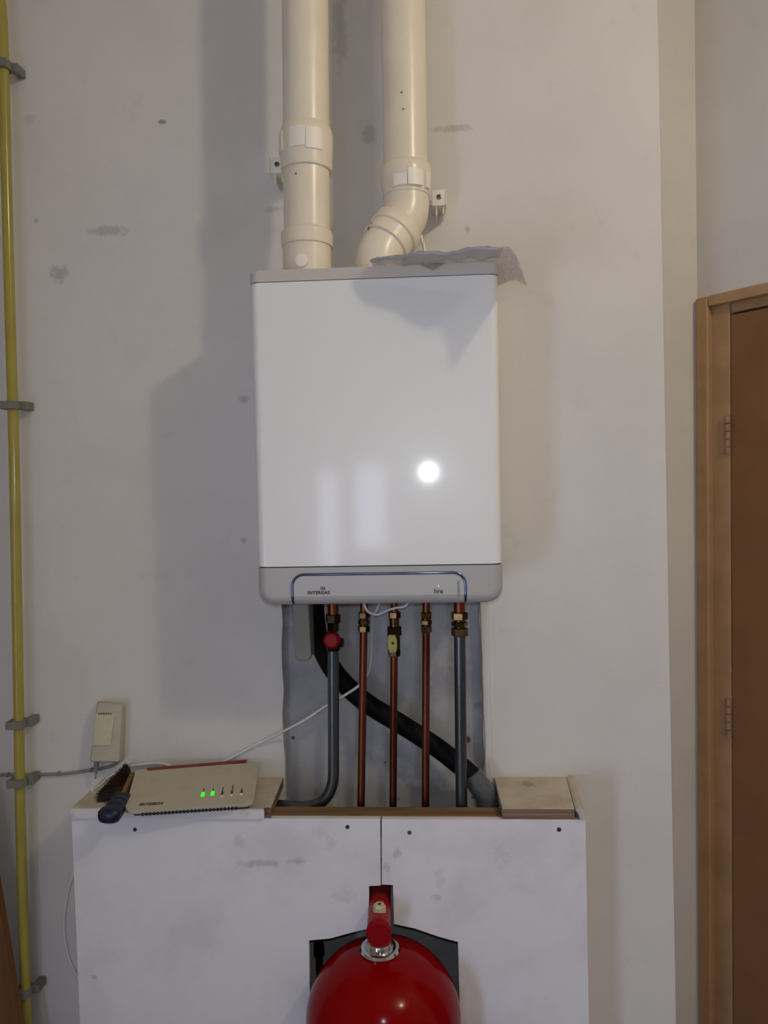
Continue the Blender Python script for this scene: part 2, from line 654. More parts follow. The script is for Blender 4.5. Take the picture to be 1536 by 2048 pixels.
bm = bmesh.new()
rs = edge_line(at(978, 1230, 0.0), at(985, 1530, 0.0))
random.seed(13)
fl, fr_ = [], []
for i in range(46):
    z = .55 + 1.3 * i / 45
    fl.append(rr(z) + Vector((random.uniform(.001, .003), -.0004, 0)))
    fr_.append(rs(z) + Vector((random.uniform(-.002, .002), -.0004, 0)))
for i in range(45):
    for a_, b_ in ((fl, fr_),):
        p0, p1, p2, p3 = a_[i], b_[i], b_[i + 1], a_[i + 1]
        o_ = Vector((0, -.0032, 0))
        quad(bm, p0 + o_ + Vector((.0015, 0, 0)), p1 + o_ - Vector((.002, 0, 0)), p2 + o_ - Vector((.002, 0, 0)), p3 + o_ + Vector((.0015, 0, 0)))
        quad(bm, p0, p0 + o_ + Vector((.0015, 0, 0)), p3 + o_ + Vector((.0015, 0, 0)), p3)
        quad(bm, p1 + o_ - Vector((.002, 0, 0)), p1, p2, p2 + o_ - Vector((.002, 0, 0)))
struct('trim_1', bm, M['wall_side'], smooth=False)

bm = bmesh.new()
ky = Vector((0, YK, 0))
random.seed(8)
nz_ = 60
ce = [corner(ZC * i / nz_) + Vector((random.uniform(-.0012, .0012), 0, 0)) for i in range(nz_ + 1)]
for i in range(nz_):
    quad(bm, corner(ZC * i / nz_) - Vector((.004, 0, -0)) + Vector((0, -.0001, 0)), ce[i] + Vector((0, .003, 0)), ce[i + 1] + Vector((0, .003, 0)), corner(ZC * (i + 1) / nz_) - Vector((.004, 0, 0)) + Vector((0, -.0001, 0)))
    quad(bm, ce[i] + Vector((0, .003, 0)), ce[i] + ky, ce[i + 1] + ky, ce[i + 1] + Vector((0, .003, 0)))
quad(bm, corner(ZF) + ky - Vector((.01, 0, 0)), knee(ZF), knee(ZC), corner(ZC) + ky - Vector((.01, 0, 0)))
struct('wall_niche', bm, M['wall_side'], smooth=False)

# the wall with the door stands at an angle
ANG = R(52)
E = Vector((math.cos(ANG), -math.sin(ANG), 0))
N = Vector((-math.sin(ANG), -math.cos(ANG), 0))     # out of the wall, into the room
K0 = Vector((knee(1.65).x, YK, 0))


def dw(px, py, off=0.0):
    """(along, height) on the door wall for a pixel, off metres out of the wall"""
    p = on_plane(px, py, K0 + N * off, N) - K0
    return p.dot(E), p.z


def dm(o=0.0):
    return basis(K0 + N * o, E, -N, (0, 0, 1))          # local x along wall, y into wall, z up


t_l = dw(1398, 900)[0]            # outer edge of the frame
t_d = dw(1458, 1000)[0]           # door leaf begins
z_ft = dw(1400, 598)[1]           # frame top
z_dt = dw(1459, 629)[1]
DOORW = 0.85
t_dr = t_d + DOORW
t_r = t_dr + (t_d - t_l)
TEND = 1.5
bm = bmesh.new()


def dp(t, z, o=0.0):
    return K0 + E * t + N * o + Vector((0, 0, z))


quad(bm, knee(ZF), dp(t_l + .01, ZF), dp(t_l + .01, z_ft - .01), knee(z_ft - .01))
quad(bm, knee(z_ft - .01), dp(TEND, z_ft - .01), dp(TEND, ZC), knee(ZC))
quad(bm, dp(t_r - .01, ZF), dp(TEND, ZF), dp(TEND, z_ft - .01), dp(t_r - .01, z_ft - .01))
struct('wall_door', bm, M['wall_side'], smooth=False)

# door with frame and hinges
bm = bmesh.new()
D = dm()
add_box(bm, t_d + .0015, t_dr - .0015, 0.0075, 0.046, 0.006, z_dt, 0.0015, 1, D)
door = struct('door_1', bm, M['door'])
door['label'] = 'brown painted door leaf in the angled wall at the right'
bm = bmesh.new()
t_m = dw(1424, 1000)[0]
for a, b in ((t_l, t_m), (t_r - (t_m - t_l), t_r)):
    add_box(bm, a, b, -0.016, 0.012, 0.0, z_ft, 0.006, 3, D)
add_box(bm, t_m, t_r - (t_m - t_l), -0.016, 0.012, z_ft - (t_m - t_l) * 0.75, z_ft, 0.004, 2, D)
for a, b in ((t_m - .002, t_d), (t_dr, t_r - (t_m - t_l) + .002)):
    add_box(bm, a, b, 0.004, 0.085, 0.0, z_ft - .005, 0.001, 1, D)
add_box(bm, t_d, t_dr, 0.012, 0.085, z_dt + .006, z_ft - .005, 0.001, 1, D)
add_box(bm, t_d - .001, t_dr + .001, 0.072, 0.09, 0.0, z_dt + .008, 0, 1, D)
link('door_frame', bm, M['door_frame'], door, wn=True)
for py0, py1 in ((831, 909), (1396, 1474)):
    t_h, za = dw(1455, py0, 0.0)
    zb = dw(1458, py1, 0.0)[1]
    bm = bmesh.new()
    hz = (za - zb) / 5
    th = t_d - 0.001
    for i in range(5):
        z0 = zb + hz * i
        add_lathe(bm, [(0.0072, 0), (0.0082, 0.0008), (0.0082, hz - .0018), (0.0072, hz - .0010)], dp(th - .002, z0, .0005), (0, 0, 1), 14)
    link('hinge', bm, M['hinge'], door)

bm = bmesh.new()
e_end = dp(TEND, 0)
pts = [Vector((e_end.x, e_end.y, 0)), Vector((XR, e_end.y, 0)), Vector((XR, YR, 0))]
for a, b in zip(pts, pts[1:]):
    quad(bm, a, b, b + Vector((0, 0, ZC)), a + Vector((0, 0, ZC)))
struct('wall_right', bm, M['room_wall'], smooth=False)
bm = bmesh.new()
quad(bm, (XL, 0, 0), (XL, YR, 0), (XL, YR, ZC), (XL, 0, ZC))
struct('wall_left', bm, M['room_wall'], smooth=False)
bm = bmesh.new()
quad(bm, (XL, YR, 0), (XR, YR, 0), (XR, YR, ZC), (XL, YR, ZC))
struct('wall_rear', bm, M['room_wall'], smooth=False)
bm = bmesh.new()
add_box(bm, XL - .1, XR + .1, YR - .1, 0.6, -0.1, 0.0)
struct('floor', bm, M['floor'], smooth=False)
bm = bmesh.new()
add_box(bm, XL - .1, XR + .1, YR - .1, 0.6, ZC, ZC + .1)
struct('ceiling', bm, M['ceiling'], smooth=False)


def window(name, x0, x1, z0, z1, label, pane, mtx):
    fr = 0.05
    bm = bmesh.new()
    for a, b, c, d in ((x0 - fr, x0, z0 - fr, z1 + fr), (x1, x1 + fr, z0 - fr, z1 + fr), (x0, x1, z0 - fr, z0), (x0, x1, z1, z1 + fr)):
        add_box(bm, a, b, 0, .05, c, d, 0.003, 1, mtx)
    w = struct(name, bm, M['win_frame'])
    w['label'] = label
    bm = bmesh.new()
    add_box(bm, x0, x1, .012, .018, z0, z1, 0, 1, mtx)
    link('window_pane', bm, M[pane], w)


REAR = basis((0, YR, 0), (1, 0, 0), (0, 1, 0), (0, 0, 1))
LEFT = basis((XL, 0, 0), (0, -1, 0), (1, 0, 0), (0, 0, 1))
window('window_1', -0.905, -0.755, 0.95, 1.76, 'narrow daylit window on the rear wall', 'win_pane', REAR)
window('window_2', -0.60, -0.36, 1.10, 1.80, 'second daylit window on the rear wall', 'win_pane', REAR)
window('window_3', 2.55, 3.25, 0.25, 1.30, 'daylit window in the left wall', 'side_pane', LEFT)

# ceiling lamp that gives the warm light
bm = bmesh.new()
add_lathe(bm, [(0.055, 0.0), (0.055, -0.02), (0.012, -0.035), (0.012, -0.13), (0.022, -0.135), (0.022, -0.145)], (LAMP_POS.x, LAMP_POS.y, ZC), (0, 0, 1), 24)
lamp = link('ceiling_lamp', bm, M['win_frame'])
tag(lamp, 'bare lamp holder hanging from the ceiling behind the camera', 'lamp')
rebase(lamp, (LAMP_POS.x, LAMP_POS.y, ZC))

# ------------------------------------------------------------------ pipe boxing below the boiler
ZS = (at(1060, 1553, -0.002).z + at(1080, 1622, YB - .006).z) / 2       # shelf top
ZB = ZS - 0.0215                                                      # top of the front boards


def bx(px, py):
    return at(px, py, YB)


BT = 0.012
yv = Vector((0, BT, 0))
zlow = 0.0


def down(p, q):
    """continue the line p-q to the floor"""
    p, q = Vector(p), Vector(q)
    return p + (q - p) * ((zlow - p.z) / (q.z - p.z))


def ztop(px):
    p = bx(px, 1640)
    return Vector((p.x, YB, ZB))


random.seed(5)


def jag(a, b, n, amp):
    a, b = Vector(a), Vector(b)
    return [a + (b - a) * (i / n) + Vector((0, 0, random.uniform(-amp, amp))) for i in range(1, n)]


def arch(side):
    if side < 0:
        pts = [(737, 1857), (700, 1866), (660, 1877), (618, 1881)]
        q = [bx(*p) for p in pts]
        return q + [bx(619, 1960), down(bx(618, 1881), bx(622, 2040))]
    pts = [(788, 1848), (830, 1857), (876, 1873), (916, 1884)]
    q = [bx(*p) for p in pts]
    return q + [bx(918, 1960), down(bx(916, 1884), bx(921, 2040))]


lb = [ztop(143), ztop(760.5), bx(761.5, 1771), bx(738, 1772)] + arch(-1) + [down(bx(143, 1640), bx(160, 2048))]
bm = bmesh.new()
add_prism(bm, lb, yv)
bl = link('front_board', bm, M['board'], smooth=False)
tag(bl, 'white front board of the pipe boxing, left half beside the red vessel', 'board', 'front boards of the pipe boxing')
rb = [ztop(763.5), ztop(1171), down(bx(1171, 1640), bx(1178, 2048))] + arch(1)[::-1] + [bx(786, 1770), bx(763.5, 1769)]
bm = bmesh.new()
add_prism(bm, rb, yv)
br = link('front_board', bm, M['board'], smooth=False)
tag(br, 'white front board of the pipe boxing, right half beside the red vessel', 'board', 'front boards of the pipe boxing')
for b_, spots in ((bl, ((270, 1659, .0040, 'screw_dark'), (695, 1654, .0042, 'screw_dark'))), (br, ((819, 1665, .0042, 'screw'), (1118, 1659, .0044, 'screw_dark')))):
    for px, py, r_, mt in spots:
        p = bx(px, py)
        bm = bmesh.new()
        add_lathe(bm, [(r_, 0.001), (r_, -0.0006), (r_ * .8, -0.0012), (r_ * .45, -0.0012), (r_ * .3, -0.0002), (0, -0.0002)], p, (0, 1, 0), 16)
        link('screw', bm, M[mt], b_)
# returns of the boxing, parts of the boards
for b_, pxa in ((bl, 143), (br, 1171)):
    p0 = bx(pxa, 1640)
    p1 = down(p0, bx(160 if b_ is bl else 1178, 2048))
    w = 0.012 if b_ is bl else -0.012
    bm = bmesh.new()
    vs = []
    for (pp, zz) in ((p0, ZB), (p1, 0.0)):
        for yy in (YB + BT, -0.001):
            for xx in (0.0005 * (1 if w > 0 else -1), w):
                vs.append(bm.verts.new((pp.x + xx, yy, zz)))
    for f in ((0, 1, 3, 2), (4, 6, 7, 5), (0, 4, 5, 1), (2, 3, 7, 6), (0, 2, 6, 4), (1, 5, 7, 3)):
        bm.faces.new([vs[i] for i in f])
    link('side_panel', bm, M['board'], b_, smooth=False)

# timber batten across the opening
bm = bmesh.new()
xa, xb = at(531, 1625, YB + .02).x, at(1004, 1625, YB + .02).x
zbt = ZB + 0.001
pa, pb = at_z(545, 1612, zbt), at_z(960, 1614, zbt)
yb_back = (pa.y + pb.y) / 2
add_box(bm, xa - .06, xb + .06, YB + BT + .0005, yb_back, zbt - .045, zbt - .0002, 0.0015, 1)
bat = link('timber_batten', bm, M['pine'])
tag(bat, 'raw pine batten along the front of the opening between both shelves', 'batten')
rebase(bat, ((xa + xb) / 2, YB + .04, zbt - .045))

# left shelf
zsb = ZB + 0.0012                     # underside of the shelves


def shelf_outline(pix):
    return [at_z(px, py, ZS) for px, py in pix]


YF = YB - 0.006
o = [at(140, 1615, YF), at(528, 1613, YF)]
o = [Vector((p.x, YF, ZS)) for p in o]
o.append(Vector((at_z(531, 1611, ZS).x, YF + .016, ZS)))
wr = at_z(567, 1553, ZS)
o.append(Vector((o[1].x + .013, YF + .012, ZS)))
o.append(Vector((wr.x, -.0015, ZS)))
o.append(Vector((at_z(208, 1555, ZS).x, -.0015, ZS)))
bm = bmesh.new()
o2 = [o[0], o[1], o[2] + Vector((0, 0.0, 0)), o[3], o[4], o[5]]
o2 = [o[0], o[1], Vector((o[1].x + .001, YF + .010, ZS)), Vector((o[1].x + .012, YF + .004, ZS)), o[4], o[5]]
add_prism(bm, o2, (0, 0, zsb - ZS), 0.0015, 1)
for f in bm.faces:
    f.normal_update()
    if f.normal.z < 0.5 and abs(f.calc_center_median().y - YF) < .002:
        f.material_index = 1
    elif abs(f.normal.z) < .5 and f.calc_center_median().x > o[1].x:
        f.material_index = 2
sl = link('shelf_board', bm, [M['shelf'], M['shelf_edge'], M['ply_edge']], sharp=20)
tag(sl, 'dusty white shelf board under the router and the brush', 'shelf board', 'shelf boards on the pipe boxing')

# right shelf: layered board with a cover strip
xr0 = at_z(1006, 1622, ZS).x
xr0b = at_z(988, 1553, ZS).x
xr1 = at_z(1152, 1624, ZS).x
xr1b = at_z(1132, 1553, ZS).x
bm = bmesh.new()
nl = 4
hh = (ZS - zsb)
for i in range(nl):
    z1 = ZS - hh * i / nl
    z0 = ZS - hh * (i + 1) / nl + 0.0010
    if i == nl - 1:
        z0 = zsb
    ins = (0.0, 0.0015, 0.0005, 0.002)[i]
    add_prism(bm, [(xr0 + .0, YB + ins, z1), (xr1, YB + ins, z1), (xr1b, -.0015, z1), (xr0b, -.0015, z1)], (0, 0, z0 - z1), 0.0006, 1, mi=0 if i == 0 else 1)
add_box(bm, xr0 + .004, xr1 - .003, YB + .004, -.003, zsb + .001, ZS - .001, mi=2)
for f in bm.faces:
    f.normal_update()
    if f.normal.z < 0.4 and f.material_index == 0 and f.calc_center_median().y < YB + .003:
        f.material_index = 1
sr = link('shelf_board', bm, [M['shelf'], M['ply_edge'], M['gap']], sharp=20)
tag(sr, 'small layered shelf board right of the grey drain elbow', 'shelf board', 'shelf boards on the pipe boxing')
xq = at_z(1172, 1626, ZS).x
xqb = at_z(1146, 1553, ZS).x
bm = bmesh.new()
prof = [(0, .0005), (.004, .0045), (.010, .0050), (.014, .0010), (.016, -.006), (.016, -hh + .0002), (.008, -hh + .0002), (.006, -.010), (0.0005, -.001)]
va = [bm.verts.new((xr1 + .0008 + (xq - xr1) / .016 * a, YB - .004, ZS + h)) for a, h in prof]
vb = [bm.verts.new((xr1b + .0008 + (xqb - xr1b) / .016 * a, -.0015, ZS + h)) for a, h in prof]
n_ = len(prof)
bm.faces.new(va)
bm.faces.new(vb[::-1])
for i in range(n_):
    bm.faces.new((va[i], vb[i], vb[(i + 1) % n_], va[(i + 1) % n_]))
link('cover_strip', bm, M['shelf'], sr, sharp=40)

# ------------------------------------------------------------------ boiler
YFr = -0.25
bxl = (at(497, 567, YFr).x + at(517, 1185, YFr).x) / 2
bxr = (at(1000, 556, YFr).x + at(1003, 1185, YFr).x) / 2
z_top = at(750, 533, YFr).z
z_band = at(750, 556, YFr).z
z_pan = at(760, 1132, YFr).z
z_bot = at(760, 1209.5, YFr).z
YBk = -0.006
boiler = thing('gas_boiler', ((bxl + bxr) / 2, -.13, z_bot), 'white wall-hung boiler with grey top band and grey control panel', 'boiler')


def plan(x0, x1, yf, yb, r):
    return round_poly([(x0, yb, 0), (x0, yf, 0), (x1, yf, 0), (x1, yb, 0)], [0.0, r, r, 0.0], 8)


def slab(bm, x0, x1, yf, yb, r, z0, z1, bev=0.0):
    pl = [Vector((p.x, p.y, z1)) for p in plan(x0, x1, yf, yb, r)]
    add_prism(bm, pl, (0, 0, z0 - z1), bev, 2, True)


bm = bmesh.new()
slab(bm, bxl, bxr, YFr, YBk, 0.016, z_pan + .0012, z_band - .0012, 0.0012)
link('casing', bm, M['enamel'], boiler, wn=True)
bm = bmesh.new()
slab(bm, bxl - .001, bxr + .001, YFr - .001, YBk, 0.017, z_band, z_top, 0.003)
link('top_band', bm, M['boiler_band'], boiler, wn=True)
bm = bmesh.new()
slab(bm, bxl + .003, bxr - .003, YFr + .003, YBk, 0.014, z_pan - .003, z_band + .004)
link('casing_seam', bm, M['gap'], boiler)
bm = bmesh.new()
PR = 0.018
loops = []
for k in range(9):
    a = math.pi / 2 * k / 8
    ins, yy = PR * (1 - math.cos(a)) , YFr - .0005 + PR * (1 - math.sin(a))
    if k == 0:
        ins = 0.0
    r_ = max(.030 - ins, .004)
    loops.append([bm.verts.new(p) for p in round_poly([(bxl - .0005 + ins, yy, z_pan - .0008), (bxr + .0005 - ins, yy, z_pan - .0008), (bxr + .0005 - ins, yy, z_bot + ins), (bxl - .0005 + ins, yy, z_bot + ins)], [0, 0, r_, r_], 8)])
loops.insert(0, [bm.verts.new((v.co.x, YBk, v.co.z)) for v in loops[0]])
for A_, B_ in zip(loops, loops[1:]):
    for i in range(len(A_)):
        bm.faces.new((A_[i], A_[(i + 1) % len(A_)], B_[(i + 1) % len(A_)], B_[i]))
bm.faces.new(loops[0][::-1])
bm.faces.new(loops[-1])
pan = link('control_panel', bm, M['boiler_grey'], boiler, wn=True, sharp=50)
# inner flap of the panel and its chromed trim
cx0, cx1 = at(585, 1180, YFr).x, at(931, 1180, YFr).x
cz1 = at(760, 1147, YFr).z
bm = bmesh.new()
inn = round_poly([(cx0, YFr - .0012, cz1), (cx1, YFr - .0012, cz1), (cx1, YFr - .0012, z_bot + .0165), (cx0, YFr - .0012, z_bot + .0165)], [0.022, 0.022, 0, 0], 8)
add_prism(bm, inn, (0, 0.006, 0), 0.0004, 1)
flap = link('panel_flap', bm, M['boiler_panel'], boiler, wn=True)
bm = bmesh.new()
path = [(cx0, YFr + .0085, z_bot + .0025), (cx0, YFr + .0030, z_bot + .0075), (cx0, YFr - .0005, z_bot + .0145), (cx0, YFr - .0012, z_bot + .0185)]
arc = round_poly([(cx0, YFr - .0012, z_bot + .020), (cx0, YFr - .0012, cz1), (cx1, YFr - .0012, cz1), (cx1, YFr - .0012, z_bot + .020)], [0, 0.022, 0.022, 0], 10)
path += [tuple(p) for p in arc] + [(cx1, YFr - .0012, z_bot + .0185), (cx1, YFr - .0005, z_bot + .0145), (cx1, YFr + .0030, z_bot + .0075), (cx1, YFr + .0085, z_bot + .0025)]
add_tube(bm, path, 0.0025, 10, True, 0.75)
link('chrome_trim', bm, M['chrome_blue'], boiler, sharp=60)
# lettering
yt = YFr - .0016
bm = bmesh.new()
p = at(637.5, 1185.5, yt)
add_text(bm, 'INTERGAS', 0.0080, facing_wall(p), 0.0003, 0.00028, 0, 1.12, 1.03)
for k in (-1, 0, 1):
    q = at(645.5 + k * 3.6, 1177, yt)
    add_prism(bm, round_poly([(q.x - .0010, yt, q.z - .0028), (q.x + .0010, yt, q.z - .0028), (q.x + .0010 - .0006 * k, yt, q.z + .0034), (q.x - .0006 - .0006 * k, yt, q.z + .0034)], 0.0003, 2), (0, .0003, 0))
link('brand_lettering', bm, M['print'], flap, smooth=False)
bm = bmesh.new()
add_text(bm, 'hre', 0.0118, facing_wall(at(877, 1182.5, yt)), 0.0003, 0.00025, 0, 1.0, 1.0)
link('model_lettering', bm, M['print_olive'], flap, smooth=False)
bm = bmesh.new()
q = at(917.5, 1178, yt)                                   # tiny worn vertical line of print, unreadable: short strokes
random.seed(11)
zz = q.z + .0145
while zz > q.z - .0135:
    h_ = random.choice((.0016, .0022, .0030))
    add_box(bm, q.x - .0024, q.x + .0022, yt, yt + .0003, zz - h_, zz)
    zz -= h_ + .0008
link('fine_print', bm, M['print_grey'], flap, smooth=False)
bm = bmesh.new()
add_lathe(bm, [(0.0012, .0005), (0.0012, -.0004), (0, -.0006)], at(877, 1172, yt), (0, 1, 0), 12)
link('indicator_light', bm, M['led_white'], flap)
# beige trap hanging below
bm = bmesh.new()
yt0 = -0.145
a, b = at(583, 1205, yt0), at(622, 1319, yt0)
add_prism(bm, round_poly([(a.x, yt0, z_bot + .004), (b.x - .0015, yt0, z_bot + .004), (b.x, yt0, b.z), (a.x + .004, yt0, b.z)], [0, 0, .007, .009], 6), (0, .05, 0), 0.003, 3)
link('condensate_trap', bm, M['trap'], boiler, wn=True)
# fixing rail at the back holding it to the wall
bm = bmesh.new()
add_box(bm, bxl + .06, bxr - .06, YBk - .004, 0.0, z_top - .10, z_top - .06)
link('wall_rail', bm, M['screw'], boiler)

# ------------------------------------------------------------------ flue pipes
YL, YR2, YFT = -0.172, -0.112, -0.150
flue_l = thing('flue_pipe', at(613, 530, YL), 'straight cream flue pipe with a round blanking cap near its foot', 'flue pipe', 'flue pipes above the boiler')
RL = 0.0436


def lz(py):
    return at(612, py, YL).z


pA, pB = at(610.2, 0, YL), at(614.6, 500, YL)
axl = edge_line(pA, pB)
axd = (pA - pB).normalized()


def along_l(z):
    return axl(z)


bm = bmesh.new()
add_tube(bm, [axl(lz(285)), axl(ZC - .002)], RL, 40)
link('upper_pipe', bm, M['flue'], flue_l)


def ring_profile(bm, base, axis, prof, seg=40):
    add_lathe(bm, prof, base, axis, seg)


bm = bmesh.new()
zb_, zt_ = lz(345), lz(256)
h = zt_ - zb_
r0 = RL
ring_profile(bm, axl(zb_), axd, [(r0 + .0005, 0), (r0 + .0045, .001), (r0 + .0055, h * .10), (r0 + .0055, h * .28), (r0 + .0062, h * .34), (r0 + .0072, h * .80), (r0 + .0040, h * .93), (r0 + .0008, h)])
link('socket_collar', bm, M['flue'], flue_l)
bm = bmesh.new()
for a0, a1, dz, th in ((-78, -52, 0.001, .0085), (-30, 6, 0.0, .0076), (8, 44, -.0045, .0080)):
    zc0, zc1 = h * .36 + dz, h * .80 + dz * .5
    n = 8
    rr_, ri = r0 + .0075 + (th - .0075), r0 + .005
    prev = None
    for k in range(n + 1):
        aa = R(a0 + (a1 - a0) * k / n)
        d = Vector((math.sin(aa), -math.cos(aa), 0))
        q = [bm.verts.new(axl(zb_ + zz) + d * rad) for rad, zz in ((rr_, zc0), (rr_, zc1), (ri, zc1), (ri, zc0))]
        if prev:
            for j in range(4):
                bm.faces.new((prev[j], q[j], q[(j + 1) % 4], prev[(j + 1) % 4]))
        else:
            bm.faces.new(q[::-1])
        prev = q
    bm.faces.new(prev)
link('locking_tab', bm, M['flue_clip'], flue_l)
bm = bmesh.new()
add_tube(bm, [axl(lz(490)), axl(lz(335))], RL + .0002, 40)
link('lower_pipe', bm, M['flue'], flue_l)
bm = bmesh.new()
zb2, zt2 = lz(495), lz(462)
h = zt2 - zb2
r1 = RL + .0012
prof = [(r1 + .001, z_top + .0002 - zb2), (r1 + .001, -.001), (r1 + .004, 0.0), (r1 + .0045, .002), (r1 + .0045, h - .006), (r1 + .002, h - .003), (r1 - .001, h)]
ring_profile(bm, axl(zb2), axd, prof)
link('base_socket', bm, M['flue'], flue_l)
bm = bmesh.new()
pc = at(603, 521, YL - RL - .004)
dcap = Vector((pc.x - axl(pc.z).x, pc.y - YL, 0)).normalized()
c0 = Vector((axl(pc.z).x, YL, pc.z)) + dcap * (RL - .002)
add_lathe(bm, [(0.0128, 0), (0.0128, .007), (0.0118, .0092), (0.009, .0100), (0, .0102)], c0, dcap, 24)
link('blanking_cap', bm, M['flue_clip'], flue_l)

flue_r = thing('flue_pipe', at(770, 540, YFT), 'cream flue pipe that bends sideways through two elbows above the boiler', 'flue pipe', 'flue pipes above the boiler')
RR = 0.0432
q0, q1 = at(805.6, 0, YR2), at(812.5, 405, YR2)
axr = edge_line(q0, q1)
axd2 = (q0 - q1).normalized()


def rz(py):
    return at(811, py, YR2).z


bm = bmesh.new()
add_tube(bm, [axr(rz(365)), axr(ZC - .002)], RR, 40)
link('upper_pipe', bm, M['flue'], flue_r)
bm = bmesh.new()
zb3, zt3 = rz(395), rz(331)
h = zt3 - zb3
ring_profile(bm, axr(zb3), axd2, [(RR + .0030, 0), (RR + .0036, h * .30), (RR + .0044, h * .40), (RR + .0070, h * .48), (RR + .0070, h * .86), (RR + .0040, h * .96), (RR + .0006, h)])
link('socket_collar', bm, M['flue'], flue_r)
bm = bmesh.new()
for a0, a1, th in ((-27, 4, .0065), (6, 42, .0085), (52, 70, .0080)):
    zc0, zc1 = h * .12, h * .62
    n = 8
    prev = None
    rr_, ri = RR + th, RR + .003
    for k in range(n + 1):
        aa = R(a0 + (a1 - a0) * k / n)
        d = Vector((math.sin(aa), -math.cos(aa), 0))
        qv = [bm.verts.new(axr(zb3 + zz) + d * rad) for rad, zz in ((rr_, zc0), (rr_, zc1), (ri, zc1), (ri, zc0))]
        if prev:
            for j in range(4):
                bm.faces.new((prev[j], qv[j], qv[(j + 1) % 4], prev[(j + 1) % 4]))
        else:
            bm.faces.new(qv[::-1])
        prev = qv
    bm.faces.new(prev)
link('locking_tab', bm, M['flue_clip'], flue_r)
# two elbows
E1 = at(813, 432, YR2)
E2 = at(757, 509, YFT)
foot = Vector((E2.x - .002, E2.y, z_top + .0003))
path = fillet([axr(zb3 + .004), E1, E2, foot], [0, .056, .056, 0], 12)
bm = bmesh.new()
add_tube(bm, path, RR + .0014, 40)
link('elbow', bm, M['flue'], flue_r, sharp=60)
dirn = (E2 - E1).normalized()
mid = E1 + (E2 - E1) * 0.50
bm = bmesh.new()
add_lathe(bm, [(RR + .0010, -.0225), (RR + .0070, -.0220), (RR + .0082, -.0200), (RR + .0082, .0005), (RR + .0072, .0015), (RR + .0046, .0020), (RR + .0042, .0250), (RR + .0060, .0256), (RR + .0060, .0290), (RR + .0020, .0295)], mid, dirn, 40)
link('elbow_socket', bm, M['flue'], flue_r)
bm = bmesh.new()
sd = dirn.cross(Vector((0, 1, 0))).normalized()
sd = sd if sd.x < 0 else -sd
for k in range(3):
    c_ = mid + dirn * (.012 + .006 * k) + (sd * .82 + Vector((0, -.57, 0))) * (RR + .0044)
    add_box(bm, -.0022, .0022, -.004 + .001 * k, .003, -.0004, .0004, 0, 1, basis(c_, dirn, (sd.cross(dirn)), (sd * .82 + Vector((0, -.57, 0))).normalized()))
link('printed_mark', bm, M['dark_cap'], flue_r, smooth=False)


def bracket(px, py, side, label):
    """white plastic wall bracket clamped to the flue; side +1: flue is on its right"""
    Y = -0.060
    c = at(px, py, Y)
    t = thing('pipe_bracket', (c.x, 0, c.z), label, 'pipe bracket', 'flue pipe wall brackets')
    bm = bmesh.new()
    add_box(bm, c.x - .0135, c.x + .0135, Y, -.0005, c.z - .016, c.z + .016, .0012, 2)
    add_box(bm, c.x - side * .0145 - .001, c.x - side * .0145 + .001, Y - .002, -.004, c.z - .015, c.z + .017, .0004, 1)
    add_box(bm, c.x - .006 , c.x - .003, Y + .006, -.004, c.z - .034, c.z - .0155, .0004, 1)
    add_box(bm, c.x + .008, c.x + .0105, Y + .010, -.004, c.z - .030, c.z - .0155, .0004, 1)
    link('bracket_body', bm, M['flue_clip'], t)
    fx, fy, fr_c = (axl(c.z).x, YL, RL) if side > 0 else (axr(c.z).x, YR2, RR)
    bm = bmesh.new()                           # arm reaching behind the flue to hold it
    add_tube(bm, fillet([(c.x, -.030, c.z), (fx, -.030, c.z), (fx, fy + fr_c + .0002, c.z)], [0, .01, 0], 6), .0055, 12)
    link('bracket_arm', bm, M['flue_clip'], t)
    bm = bmesh.new()
    add_lathe(bm, [(.0052, .001), (.0052, -.0015), (.0040, -.0022), (.0022, -.0022), (.0018, -.0008), (0, -.0008)], (c.x + .001, Y, c.z + .001), (0, 1, 0), 18)
    link('screw', bm, M['screw'], t)


bracket(553, 330, 1, 'white plastic wall bracket at the left of the straight flue pipe')
bracket(877, 395, -1, 'white plastic wall bracket at the right of the bent flue pipe')

# thin cable behind the bent flue pipe
bm = bmesh.new()
add_tube(bm, smooth_path([at(838, 455, -.06), at(843, 478, -.06), at(849, 500, -.06), (at(850, 505, -.06).x + .003, -.06, z_top + .0035)], 6), .0032, 10)
tag(link('sensor_cable', bm, M['flue'], sharp=80), 'short thin cable dropping behind the bent flue pipe', 'cable')

